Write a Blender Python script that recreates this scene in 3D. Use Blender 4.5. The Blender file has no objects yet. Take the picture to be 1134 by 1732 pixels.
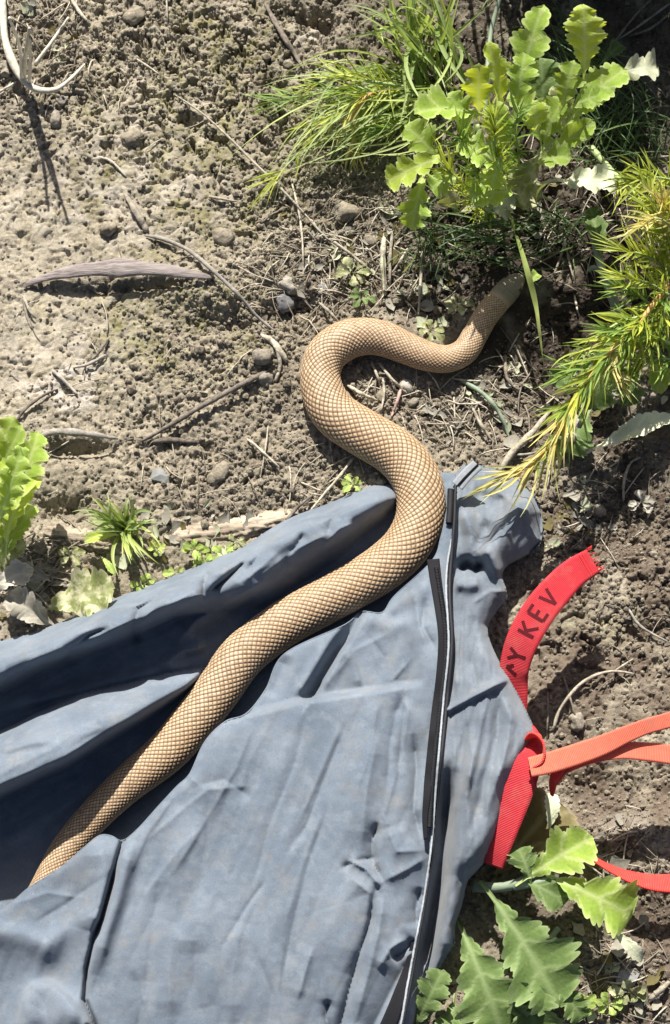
import bpy, math, random
import numpy as np
from mathutils import Vector
random.seed(7)
RNG = np.random.default_rng(7)
scene = bpy.context.scene

# ------------------------------------------------------------------ camera
TILT, DIST = math.radians(18), 1.25
VFOV = 2*math.atan(0.35/DIST)
W0, H0 = 1134.0, 1732.0
CAM = np.array([0.0, -DIST*math.sin(TILT), DIST*math.cos(TILT)])
FWD = np.array([0.0, math.sin(TILT), -math.cos(TILT)])
UP = np.array([0.0, math.cos(TILT), math.sin(TILT)])
RIGHT = np.array([1.0, 0.0, 0.0])
FPX = (H0/2)/math.tan(VFOV/2)
cd = bpy.data.cameras.new('camera')
cam = bpy.data.objects.new('camera', cd)
scene.collection.objects.link(cam)
cam.location = CAM
cam.rotation_euler = (TILT, 0, 0)
cd.sensor_fit = 'VERTICAL'
cd.angle = VFOV
cd.clip_start, cd.clip_end = 0.01, 200
scene.camera = cam

# ------------------------------------------------------------------ light
SUN_EL = math.radians(45)
SUN_AZ = math.radians(-10)            # from +Y (top of the picture), negative = towards -X
world = bpy.data.worlds.new('World'); scene.world = world; world.use_nodes = True
wn = world.node_tree.nodes; wl = world.node_tree.links
wn.clear()
sky = wn.new('ShaderNodeTexSky'); sky.sky_type = 'NISHITA'; sky.sun_disc = False
sky.air_density = .8; sky.dust_density = 3.0; sky.ozone_density = .5; sky.sun_elevation = SUN_EL; sky.sun_rotation = SUN_AZ
bg = wn.new('ShaderNodeBackground'); bg.inputs['Strength'].default_value = 0.05
wo = wn.new('ShaderNodeOutputWorld')
wl.new(sky.outputs[0], bg.inputs[0]); wl.new(bg.outputs[0], wo.inputs[0])
sd = bpy.data.lights.new('sun', 'SUN'); sd.energy = 5.0; sd.angle = math.radians(0.53); sd.color = (1.0, 0.955, 0.88)
sun = bpy.data.objects.new('sun', sd); scene.collection.objects.link(sun)
sdir = Vector((math.sin(SUN_AZ)*math.cos(SUN_EL), math.cos(SUN_AZ)*math.cos(SUN_EL), math.sin(SUN_EL)))
sun.rotation_euler = (-sdir).to_track_quat('-Z', 'Y').to_euler()
sun.location = sdir*3
scene.view_settings.view_transform = 'Standard'
scene.view_settings.look = 'None'
scene.view_settings.gamma = 1.0
scene.view_settings.use_curve_mapping = False
scene.view_settings.exposure = 0.95

# ------------------------------------------------------------------ pixel -> place
def P(u, v, z=0.0):
    """point at height z (m) that the photograph shows at pixel (u, v); arrays allowed"""
    u = np.asarray(u, float); v = np.asarray(v, float); z = np.asarray(z, float)
    d = FWD*FPX + np.multiply.outer(u-W0/2, RIGHT) - np.multiply.outer(v-H0/2, UP)
    t = (z-CAM[2])/d[..., 2]
    return CAM + d*t[..., None]
def PIX(x, y, z=0.0):
    r = np.stack([x-CAM[0], y-CAM[1], np.zeros_like(x)+z-CAM[2]], -1)
    dep = r@FWD
    return W0/2 + FPX*(r@RIGHT)/dep, H0/2 - FPX*(r@UP)/dep
def MPP(p):
    """metres per photo pixel at point p"""
    return ((np.asarray(p)-CAM)@FWD)/FPX

# ------------------------------------------------------------------ noise
def _h(ix, iy, s):
    n = (ix.astype(np.int64)*374761393 + iy.astype(np.int64)*668265263 + s*1274126177) & 0xffffffff
    n = ((n ^ (n >> 13))*1274126177) & 0xffffffff
    n = (n ^ (n >> 16)) & 0xffffffff
    return n/4294967295.0
def perlin(x, y, s=0):
    ix = np.floor(x); iy = np.floor(y); fx = x-ix; fy = y-iy
    ux = fx*fx*fx*(fx*(fx*6-15)+10); uy = fy*fy*fy*(fy*(fy*6-15)+10)
    def g(ax, ay):
        a = _h(ix+ax, iy+ay, s)*2*math.pi
        return np.cos(a)*(fx-ax)+np.sin(a)*(fy-ay)
    a = g(0, 0)*(1-ux)+g(1, 0)*ux; b = g(0, 1)*(1-ux)+g(1, 1)*ux
    return (a*(1-uy)+b*uy)*1.5
def fbm(x, y, o=4, s=0, gain=.5):
    r = 0; a = 1
    for i in range(o):
        r = r+a*perlin(x*2**i+i*17.3, y*2**i-i*9.1, s+i); a *= gain
    return r
def worley(x, y, s=0):
    ix = np.floor(x); iy = np.floor(y)
    f1 = np.full(x.shape, 9.0); f2 = np.full(x.shape, 9.0); idv = np.zeros(x.shape)
    for dx in (-1, 0, 1):
        for dy in (-1, 0, 1):
            cx = ix+dx; cy = iy+dy
            d = np.hypot(cx+_h(cx, cy, s)-x, cy+_h(cx, cy, s+5)-y)
            m = d < f1
            f2 = np.where(m, f1, np.minimum(f2, d))
            idv = np.where(m, _h(cx, cy, s+11), idv)
            f1 = np.where(m, d, f1)
    return f1, f2, idv
def sstep(a, b, x):
    t = np.clip((x-a)/(b-a), 0, 1); return t*t*(3-2*t)
def blob(u, v, cu, cv, ru, rv=None):
    rv = rv or ru
    return np.exp(-(((u-cu)/ru)**2+((v-cv)/rv)**2))
def polydist(U, V, pts):
    """distance, side (+ = to the left of travel as seen in the picture, y down), param 0..n-1"""
    pts = np.asarray(pts, float)
    best = np.full(U.shape, 1e9); side = np.zeros(U.shape); par = np.zeros(U.shape)
    for i in range(len(pts)-1):
        a = pts[i, :2]; b = pts[i+1, :2]; d = b-a; L2 = d@d+1e-9
        t = np.clip(((U-a[0])*d[0]+(V-a[1])*d[1])/L2, 0, 1)
        ex = U-(a[0]+t*d[0]); ey = V-(a[1]+t*d[1])
        dd = np.hypot(ex, ey); m = dd < best
        best = np.where(m, dd, best)
        side = np.where(m, np.sign(d[1]*ex-d[0]*ey), side)
        par = np.where(m, i+t, par)
    return best, side, par
def inpoly(U, V, poly):
    poly = np.asarray(poly, float); r = np.zeros(U.shape, bool); n = len(poly)
    for i in range(n):
        x1, y1 = poly[i]; x2, y2 = poly[(i+1) % n]
        if y1 == y2: continue
        c = ((y1 > V) != (y2 > V)) & (U < (x2-x1)*(V-y1)/(y2-y1)+x1)
        r ^= c
    return r
def catmull(pts, n):
    """smooth curve through pts (any dimension), n samples, roughly even in the first two coordinates"""
    p = np.asarray(pts, float)
    if len(p) == 2: p = np.stack([p[0], (p[0]+p[1])/2, p[1]])
    q = np.vstack([2*p[0]-p[1], p, 2*p[-1]-p[-2]])
    out = []
    for i in range(len(p)-1):
        t = np.linspace(0, 1, 24, endpoint=False)[:, None]
        a, b, c, d = q[i], q[i+1], q[i+2], q[i+3]
        out.append(.5*((2*b)+(-a+c)*t+(2*a-5*b+4*c-d)*t**2+(-a+3*b-3*c+d)*t**3))
    out = np.vstack(out+[p[-1:]])
    s = np.concatenate([[0], np.cumsum(np.hypot(*(np.diff(out[:, :2], axis=0).T))+1e-6)])
    x = np.linspace(0, s[-1], n)
    return np.stack([np.interp(x, s, out[:, k]) for k in range(p.shape[1])], 1)

# ------------------------------------------------------------------ materials
class NT:
    def __init__(self, name):
        m = bpy.data.materials.new(name); m.use_nodes = True
        self.m = m; self.n = m.node_tree.nodes; self.l = m.node_tree.links; self.n.clear()
        self.out = self.n.new('ShaderNodeOutputMaterial')
    def new(self, t, **kw):
        nd = self.n.new(t)
        for k, v in kw.items(): setattr(nd, k, v)
        return nd
    def link(self, a, b): self.l.new(a, b)
    def setin(self, sock, v):
        if hasattr(v, 'is_output') or isinstance(v, bpy.types.NodeSocket): self.link(v, sock)
        else: sock.default_value = v
    def coord(self): return self.new('ShaderNodeTexCoord').outputs['Object']
    def noise(self, scale, detail=4, rough=.55, vec=None, dist=0):
        nd = self.new('ShaderNodeTexNoise')
        nd.inputs['Scale'].default_value = scale; nd.inputs['Detail'].default_value = detail
        nd.inputs['Roughness'].default_value = rough; nd.inputs['Distortion'].default_value = dist
        self.link(vec or self.coord(), nd.inputs['Vector'])
        return nd.outputs['Fac']
    def ramp(self, fac, stops):
        nd = self.new('ShaderNodeValToRGB'); e = nd.color_ramp.elements
        while len(e) < len(stops): e.new(.5)
        for k, (p, c) in enumerate(stops):
            e[k].position = p; e[k].color = (*c, 1) if len(c) == 3 else c
        self.link(fac, nd.inputs[0]); return nd.outputs[0]
    def mix(self, fac, a, b, mode='MIX'):
        nd = self.new('ShaderNodeMix', data_type='RGBA', blend_type=mode)
        self.setin(nd.inputs[0], fac)
        for s, v in ((nd.inputs[6], a), (nd.inputs[7], b)):
            if isinstance(v, tuple): s.default_value = (*v, 1) if len(v) == 3 else v
            else: self.link(v, s)
        return nd.outputs[2]
    def math(self, op, a, b=0.0):
        nd = self.new('ShaderNodeMath', operation=op)
        self.setin(nd.inputs[0], a); self.setin(nd.inputs[1], b); return nd.outputs[0]
    def attr(self, name, kind='Fac'):
        return self.new('ShaderNodeAttribute', attribute_name=name).outputs[kind]
    def rnd(self): return self.new('ShaderNodeObjectInfo').outputs['Random']
    def bump(self, h, strength=.5, dist=.001, normal=None):
        nd = self.new('ShaderNodeBump'); nd.inputs['Strength'].default_value = strength
        nd.inputs['Distance'].default_value = dist; self.link(h, nd.inputs['Height'])
        if normal: self.link(normal, nd.inputs['Normal'])
        return nd.outputs[0]
    def pbr(self, col, rough=.8, spec=.3, normal=None, **kw):
        b = self.new('ShaderNodeBsdfPrincipled')
        self.setin(b.inputs['Base Color'], (*col, 1) if isinstance(col, tuple) and len(col) == 3 else col)
        self.setin(b.inputs['Roughness'], rough)
        b.inputs['Specular IOR Level'].default_value = spec
        if normal: self.link(normal, b.inputs['Normal'])
        for k, v in kw.items(): self.setin(b.inputs[k], v)
        return b.outputs[0]
    def done(self, sh): self.link(sh, self.out.inputs[0]); return self.m

def mat_soil(name='soil', crumb=False):
    t = NT(name)
    big = t.noise(9, 5, .6); mid = t.noise(60, 5, .65); fine = t.noise(420, 4, .7)
    c = t.ramp(big, [(.3, (.245, .215, .168)), (.55, (.335, .302, .24)), (.75, (.40, .365, .295))])
    c = t.mix(.75, c, t.ramp(mid, [(.25, (.42, .40, .37)), (.5, (.95, .93, .9)), (.8, (1.25, 1.2, 1.12))]), 'MULTIPLY')
    c = t.mix(.6, c, t.ramp(fine, [(.3, (.35, .33, .31)), (.5, (1, 1, 1)), (.7, (1.45, 1.42, 1.36))]), 'MULTIPLY')
    c = t.mix(.5, c, t.ramp(t.noise(1100, 3, .6), [(.33, (.6, .58, .56)), (.5, (1, 1, 1)), (.68, (1.35, 1.33, 1.28))]), 'MULTIPLY')
    if not crumb:
        moss = t.math('MULTIPLY', t.attr('moss'), t.ramp(t.noise(120, 5, .7), [(.38, (0, 0, 0)), (.62, (1, 1, 1))]))
        c = t.mix(moss, c, (.20, .19, .07))
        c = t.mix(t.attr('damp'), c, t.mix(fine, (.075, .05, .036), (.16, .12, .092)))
        c = t.mix(t.attr('humus_shade'), c, (.04, .031, .025))
        c = t.mix(t.attr('pale'), c, t.ramp(fine, [(.3, (.40, .36, .31)), (.7, (.58, .53, .47))]))
    else:
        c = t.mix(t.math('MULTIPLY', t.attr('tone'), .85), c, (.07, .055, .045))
    nb = t.bump(t.noise(900, 4, .75), .7, .0011, t.bump(t.noise(300, 5, .75), .7, .0017))
    return t.done(t.pbr(c, .95, .12, nb))

def mat_leaf(name, dark, light, vein, trans, tw=.38, blotch=None, rough=.75):
    t = NT(name)
    n = t.noise(90, 4, .6); f = t.noise(500, 3, .6)
    c = t.mix(n, dark, light)
    c = t.mix(.5, c, t.ramp(f, [(.3, (.7, .7, .7)), (.7, (1.2, 1.2, 1.2))]), 'MULTIPLY')
    if blotch:
        c = t.mix(t.ramp(t.noise(160, 3, .6), [(.46, (0, 0, 0)), (.6, (1, 1, 1))]), c, blotch)
    c = t.mix(t.math('MULTIPLY', t.ramp(t.noise(230, 4, .7), [(.62, (0, 0, 0)), (.72, (1, 1, 1))]), .55), c, (.30, .25, .11))
    c = t.mix(t.math('MULTIPLY', t.attr('rim'), .6), c, vein)
    c = t.mix(t.math('MULTIPLY', t.attr('vein'), .8), c, vein)
    hsv = t.new('ShaderNodeHueSaturation'); hsv.inputs['Saturation'].default_value = 1
    t.link(t.math('ADD', t.math('MULTIPLY', t.rnd(), .5), .78), hsv.inputs['Value']); t.link(c, hsv.inputs['Color'])
    nb = t.bump(f, .35, .0008, t.bump(t.attr('vein'), .4, -.0008))
    a = t.pbr(hsv.outputs[0], rough, .18, nb)
    tr = t.new('ShaderNodeBsdfTranslucent')
    t.link(t.mix(t.math('MULTIPLY', t.attr('vein'), .5), trans, vein), tr.inputs[0])
    mx = t.new('ShaderNodeMixShader'); mx.inputs[0].default_value = tw
    t.link(a, mx.inputs[1]); t.link(tr.outputs[0], mx.inputs[2])
    return t.done(mx.outputs[0])

def mat_blade(name, base, tip, trans, tw=.35):
    """grass and needles: 'along' runs 0 at the base to 1 at the tip, 'tone' varies by blade"""
    t = NT(name)
    c = t.mix(t.attr('along'), base, tip)
    c = t.mix(.8, c, t.ramp(t.attr('tone'), [(0, (.5, .55, .5)), (.6, (1, 1, 1)), (1, (1.5, 1.3, .9))]), 'MULTIPLY')
    a = t.pbr(c, .5, .35)
    tr = t.new('ShaderNodeBsdfTranslucent'); tr.inputs[0].default_value = (*trans, 1)
    mx = t.new('ShaderNodeMixShader'); mx.inputs[0].default_value = tw
    t.link(a, mx.inputs[1]); t.link(tr.outputs[0], mx.inputs[2])
    return t.done(mx.outputs[0])

def mat_fibre(name, a, b, scale=200, rough=.85, stretch=(1, 1, 1), bump=.6):
    t = NT(name)
    mp = t.new('ShaderNodeMapping'); mp.inputs['Scale'].default_value = stretch
    t.link(t.coord(), mp.inputs[0])
    n = t.noise(scale, 5, .65, mp.outputs[0])
    c = t.mix(t.ramp(n, [(.3, (0, 0, 0)), (.7, (1, 1, 1))]), a, b)
    hsv = t.new('ShaderNodeHueSaturation')
    t.link(t.math('ADD', t.math('MULTIPLY', t.rnd(), .5), .75), hsv.inputs['Value']); t.link(c, hsv.inputs['Color'])
    return t.done(t.pbr(hsv.outputs[0], rough, .2, t.bump(n, bump, .0012)))

def mat_cloth(name, a, b, faded):
    t = NT(name)
    n = t.noise(28, 5, .6); f = t.noise(1300, 3, .7); sp = t.noise(420, 3, .6)
    c = t.mix(t.ramp(n, [(.35, (0, 0, 0)), (.65, (1, 1, 1))]), a, b)
    c = t.mix(.55, c, t.ramp(f, [(.3, (.72, .74, .78)), (.7, (1.2, 1.2, 1.2))]), 'MULTIPLY')
    c = t.mix(t.math('MULTIPLY', t.ramp(sp, [(.66, (0, 0, 0)), (.75, (1, 1, 1))]), .3), c, faded)
    c = t.mix(t.math('MULTIPLY', t.ramp(t.noise(75, 4, .7), [(.5, (0, 0, 0)), (.72, (1, 1, 1))]), .35), c, faded)
    c = t.mix(t.math('MULTIPLY', t.ramp(t.noise(46, 5, .75), [(.52, (0, 0, 0)), (.74, (1, 1, 1))]), .45), c, (.23, .21, .18))
    c = t.mix(t.math('MULTIPLY', t.ramp(t.noise(700, 2, .5), [(.69, (0, 0, 0)), (.74, (1, 1, 1))]), .5), c, (.06, .06, .065))
    nb = t.bump(f, .35, .0006, t.bump(t.noise(140, 4, .6), .18, .0012))
    return t.done(t.pbr(c, .92, .15, nb, **{'Sheen Weight': .15, 'Sheen Roughness': .6}))

def mat_webbing(name, col, hi):
    t = NT(name)
    rib = t.new('ShaderNodeTexWave', wave_type='BANDS', bands_direction='X', wave_profile='SIN')
    uv = t.new('ShaderNodeUVMap').outputs[0]
    t.link(uv, rib.inputs['Vector']); rib.inputs['Scale'].default_value = 300
    n = t.noise(300, 4, .6)
    c = t.mix(rib.outputs['Fac'], col, hi)
    c = t.mix(.4, c, t.ramp(n, [(.3, (.7, .7, .7)), (.7, (1.15, 1.15, 1.15))]), 'MULTIPLY')
    c = t.mix(t.math('MULTIPLY', t.ramp(t.noise(60, 5, .75), [(.5, (0, 0, 0)), (.75, (1, 1, 1))]), .35), c, (.42, .26, .2))
    a = t.pbr(c, .65, .25, t.bump(rib.outputs['Fac'], .6, .0006))
    tr = t.new('ShaderNodeBsdfTranslucent'); tr.inputs[0].default_value = (*col, 1)
    mx = t.new('ShaderNodeMixShader'); mx.inputs[0].default_value = .25
    t.link(a, mx.inputs[1]); t.link(tr.outputs[0], mx.inputs[2])
    return t.done(mx.outputs[0])

def mat_plain(name, col, rough=.5, spec=.4, nscale=500, namp=.25):
    t = NT(name); n = t.noise(nscale, 4, .6)
    lo = tuple(x*(1-namp) for x in col); hi = tuple(min(1, x*(1+namp)) for x in col)
    return t.done(t.pbr(t.mix(n, lo, hi), rough, spec, t.bump(n, .4, .0006)))

def mat_snake():
    t = NT('snake_skin')
    e = t.attr('edge'); tone = t.attr('tone'); head = t.attr('head'); side = t.attr('belly')
    base = t.mix(tone, (.37, .26, .16), (.55, .41, .265))
    base = t.mix(t.math('MULTIPLY', t.ramp(t.noise(22, 3, .5), [(.35, (0, 0, 0)), (.7, (1, 1, 1))]), .5), base, (.44, .29, .16))
    base = t.mix(head, base, (.19, .17, .122))
    base = t.mix(side, base, (.55, .44, .28))
    c = t.mix(t.ramp(e, [(.02, (1, 1, 1)), (.10, (.55, .55, .55)), (.22, (0, 0, 0))]), base, (.07, .042, .025))
    f = t.noise(1500, 2, .6)
    return t.done(t.pbr(c, .5, .3, t.bump(f, .15, .0004)))

M = {}
M['soil'] = mat_soil(); M['crumb'] = mat_soil('soil_crumb', True)
M['leaf'] = mat_leaf('fresh_leaf', (.18, .30, .045), (.34, .46, .085), (.60, .66, .32), (.52, .66, .05))
M['leaf_dark'] = mat_leaf('deep_green_shaded_leaf', (.075, .125, .035), (.13, .19, .06), (.27, .34, .16), (.16, .25, .03), .22)  # deep green, darkened to stand in for shade on the lower right weed
M['leaf_yellow'] = mat_leaf('yellow_green_leaf', (.30, .42, .04), (.46, .56, .10), (.64, .70, .38), (.62, .70, .04), .42)
M['leaf_pale'] = mat_leaf('bleached_leaf', (.44, .48, .30), (.64, .65, .48), (.66, .65, .52), (.4, .42, .22), .22)
M['leaf_dying'] = mat_leaf('blotched_leaf', (.15, .19, .06), (.26, .28, .11), (.45, .45, .28), (.34, .36, .08), .3, (.58, .56, .36))
M['leaf_brown'] = mat_leaf('brown_leaf', (.11, .095, .04), (.20, .165, .07), (.42, .36, .22), (.25, .2, .06), .25)
M['leaf_dry'] = mat_leaf('dry_grey_leaf', (.20, .185, .15), (.38, .36, .30), (.5, .47, .4), (.2, .18, .1), .1)
M['grass'] = mat_blade('grass_blade', (.17, .25, .07), (.42, .50, .22), (.44, .56, .10))
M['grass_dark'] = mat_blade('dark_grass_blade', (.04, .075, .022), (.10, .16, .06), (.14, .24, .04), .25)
M['needle'] = mat_blade('needle_leaf', (.30, .34, .06), (.44, .52, .10), (.62, .70, .06))
M['needle_green'] = mat_blade('green_needle_leaf', (.13, .22, .05), (.28, .42, .10), (.38, .54, .07))
M['needle_yellow'] = mat_blade('yellow_needle_leaf', (.58, .46, .16), (.60, .60, .26), (.6, .55, .08))
M['straw'] = mat_fibre('straw', (.22, .19, .14), (.52, .47, .38), 420)
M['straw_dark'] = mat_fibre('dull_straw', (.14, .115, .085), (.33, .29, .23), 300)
M['twig'] = mat_fibre('twig_bark', (.075, .06, .05), (.26, .225, .185), 260)
M['twig_grey'] = mat_fibre('grey_twig', (.20, .18, .155), (.42, .39, .34), 260)
M['bark'] = mat_fibre('bark', (.13, .105, .10), (.42, .37, .345), 260, stretch=(.16, 1.6, 1), bump=1.0)
M['root'] = mat_fibre('pale_root', (.42, .39, .31), (.70, .66, .56), 160, stretch=(1, 1, 1))
M['wood'] = mat_fibre('weathered_wood', (.12, .09, .065), (.46, .39, .30), 75, stretch=(.3, 2.6, 1), bump=1.0)
M['stem'] = mat_plain('green_stem', (.30, .38, .16), .5, .35)
M['stem_orange'] = mat_plain('orange_stem', (.52, .30, .12), .5, .35)
M['stem_grey'] = mat_plain('grey_green_stem', (.22, .27, .19), .6, .3)
M['pebble'] = mat_fibre('pebble', (.15, .13, .105), (.34, .30, .24), 420, bump=1.0)
M['pebble_pale'] = mat_fibre('pale_pebble', (.26, .235, .20), (.50, .46, .39), 420, bump=1.0)
M['pebble_dark'] = mat_fibre('dark_pebble', (.10, .10, .105), (.22, .215, .21), 180)
M['chip'] = mat_fibre('grey_chip', (.20, .205, .205), (.36, .36, .35), 180)
M['cloth'] = mat_cloth('bag_cloth', (.110, .137, .172), (.155, .186, .225), (.25, .285, .32))
M['cloth_side'] = mat_cloth('bag_side_cloth', (.110, .132, .16), (.155, .18, .212), (.27, .30, .325))
M['cloth_edge'] = mat_plain('cloth_edge', (.24, .26, .28), .9, .1)
M['zip'] = mat_plain('zipper_black', (.014, .014, .017), .62, .3, 900)
M['zip_tape'] = mat_plain('zipper_tape', (.010, .010, .013), .75, .15, 900)
M['zip_pale'] = mat_plain('zipper_pale', (.30, .33, .36), .6, .3, 900, .5)
M['red'] = mat_webbing('red_webbing', (.60, .03, .045), (.76, .065, .08))
M['orange'] = mat_webbing('glare_red_webbing', (.80, .17, .10), (.86, .26, .17))  # red webbing with sun glare put into its colour
M['pinkred'] = mat_webbing('bright_red_webbing', (.80, .05, .05), (.88, .12, .09))
M['ink'] = mat_plain('ink', (.10, .012, .016), .8, .1)
M['snake'] = mat_snake()
M['eye'] = mat_plain('snake_eye', (.02, .012, .006), .08, .8)

# ------------------------------------------------------------------ object helpers
COL = scene.collection
def worldloc(o):
    l = np.zeros(3)
    while o is not None: l = l+np.array(o.location); o = o.parent
    return l
def tag(o, label=None, cat=None, group=None, kind=None):
    if label: o['label'] = label
    if cat: o['category'] = cat
    if group: o['group'] = group
    if kind: o['kind'] = kind
    return o
def empty(name, loc, label=None, cat=None, group=None):
    o = bpy.data.objects.new(name, None); COL.objects.link(o); o.location = loc
    o.empty_display_size = .01
    return tag(o, label, cat, group)
def mk(name, V, F, mat, parent=None, smooth=True, attrs=None, uv=None):
    """one mesh object; V in world metres (n,3), F faces (list or (m,3|4) array)"""
    V = np.asarray(V, float)
    base = worldloc(parent) if parent is not None else np.array([*V[:, :2].mean(0), V[:, 2].min()])
    me = bpy.data.meshes.new(name)
    if isinstance(F, np.ndarray):
        k = F.shape[1]; m = len(F)
        me.vertices.add(len(V)); me.vertices.foreach_set('co', (V-base).astype(np.float32).ravel())
        me.loops.add(m*k); me.loops.foreach_set('vertex_index', F.astype(np.int32).ravel())
        me.polygons.add(m); me.polygons.foreach_set('loop_start', np.arange(0, m*k, k, dtype=np.int32))
        me.polygons.foreach_set('loop_total', np.full(m, k, np.int32))
        me.update(calc_edges=True)
    else:
        me.from_pydata([tuple(x) for x in V-base], [], [tuple(f) for f in F])
    me.polygons.foreach_set('use_smooth', np.full(len(me.polygons), smooth))
    for k, a in (attrs or {}).items():
        at = me.attributes.new(k, 'FLOAT', 'POINT'); at.data.foreach_set('value', np.asarray(a, np.float32).ravel())
    if uv is not None:
        l = me.uv_layers.new(name='UVMap'); idx = np.empty(len(me.loops), np.int32)
        me.loops.foreach_get('vertex_index', idx)
        l.data.foreach_set('uv', np.asarray(uv, np.float32)[idx].ravel())
    me.materials.append(M[mat]); me.update()
    o = bpy.data.objects.new(name, me); COL.objects.link(o)
    if parent is not None: o.parent = parent
    else: o.location = base
    return o
def gridfaces(nu, nv, wrap=False):
    i = np.arange(nu-1)[:, None]; j = np.arange(nv if wrap else nv-1)[None, :]; j2 = (j+1) % nv
    return np.stack([i*nv+j, i*nv+j2, (i+1)*nv+j2, (i+1)*nv+j], -1).reshape(-1, 4)
def norm(a): return a/(np.linalg.norm(a, axis=-1, keepdims=True)+1e-12)
def tubegeo(C, R, n=8, flat=1.0, rough=0, seed=0, upv=(0, 0, 1)):
    """swept tube along C with radii R (flat = height/width); returns V, F with capped ends"""
    C = np.asarray(C, float); R = np.broadcast_to(np.asarray(R, float), (len(C),))
    T = norm(np.gradient(C, axis=0)); S = norm(np.cross(T, np.array(upv, float))); N = np.cross(S, T)
    a = np.linspace(0, 2*math.pi, n, endpoint=False)
    rr = R[:, None]*np.ones(n)
    if rough:
        g = np.random.default_rng(seed); rr = rr*(1+rough*g.standard_normal(rr.shape))
    V = C[:, None]+S[:, None]*(np.cos(a)*rr)[..., None]+N[:, None]*(np.sin(a)*rr*flat)[..., None]
    V = V.reshape(-1, 3); F = [tuple(x) for x in gridfaces(len(C), n, True)[:, ::-1]]
    F.append(tuple(range(n))); F.append(tuple(range(len(V)-1, len(V)-n-1, -1)))
    return V, F
def merge(parts):
    V = []; F = []; k = 0
    for v, f in parts:
        V.append(v); F += [tuple(np.asarray(x)+k) for x in f]; k += len(v)
    return np.vstack(V), F

# ------------------------------------------------------------------ bag outlines (photo pixels) used by several things
LIP = [(-260, 1190), (-100, 1118), (0, 1085), (60, 1068), (120, 1045), (200, 1010), (290, 975), (350, 950), (410, 925), (460, 893), (500, 872), (560, 850), (610, 828), (650, 815), (668, 818)]
SEAM = [(772, 800), (771, 850), (768, 900), (763, 960), (760, 1030), (760, 1080), (754, 1150), (745, 1230), (736, 1320), (730, 1400), (722, 1480), (708, 1560), (694, 1640), (680, 1732), (650, 1960)]
SIDE_R = [(772, 800), (782, 788), (800, 785), (835, 793), (872, 808), (902, 835), (916, 865), (916, 915), (893, 938), (860, 956), (850, 975), (858, 1000), (856, 1018), (838, 1038), (826, 1058), (828, 1080), (843, 1115), (862, 1148), (886, 1192), (905, 1235), (903, 1252), (885, 1292), (860, 1352), (836, 1420), (815, 1465), (792, 1490), (782, 1530), (770, 1568), (768, 1600), (742, 1642), (716, 1684), (700, 1732), (670, 1960)]
FRONT_E = [(-260, 1640), (-100, 1583), (0, 1541), (50, 1501), (100, 1470), (140, 1436), (168, 1414), (188, 1414), (207, 1422), (232, 1404), (272, 1360), (300, 1330), (322, 1308), (347, 1255), (381, 1221), (417, 1207), (450, 1166), (482, 1106), (583, 1057), (611, 1035), (647, 1036), (668, 1008), (731, 949), (746, 910), (756, 865), (764, 822), (770, 800)]
BAG_POLY = LIP + [(700, 800), (740, 795)] + SIDE_R + [(-260, 1960)]
# snake centre line: pixel u, v, width in pixels, height of the centre in mm
SN = [(-60, 1665, 40, 12), (10, 1600, 50, 13), (68, 1518, 54, 14), (108, 1444, 56, 15), (148, 1393, 58, 15), (207, 1334, 64, 16), (282, 1272, 74, 16), (324, 1224, 76, 16), (363, 1176, 78, 16), (404, 1117, 80, 16.5),
      (440, 1084, 79, 16.5), (484, 1053, 79, 16.5), (548, 1018, 80, 16.5), (612, 983, 82, 16.5), (652, 957, 84, 16.5), (687, 924, 85, 16), (709, 880, 86, 15), (711, 833, 88, 14), (695, 794, 88, 12), (664, 762, 87, 11), (611, 730, 86, 11), (572, 704, 84, 11), (551, 675, 79, 11),
      (542, 640, 73, 10.5), (547, 611, 73, 10.5), (561, 591, 74, 10.5), (587, 575, 73, 10.5), (619, 569, 68, 10), (651, 574, 64, 9.5), (685, 588, 59, 9), (721, 602, 55, 8.5), (757, 607, 51, 8.5), (786, 594, 49, 9), (804, 566, 47, 9.5), (822, 535, 46, 10), (846, 506, 46, 10.5), (866, 484, 44, 10.5), (884, 465, 42, 10.5)]

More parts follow.
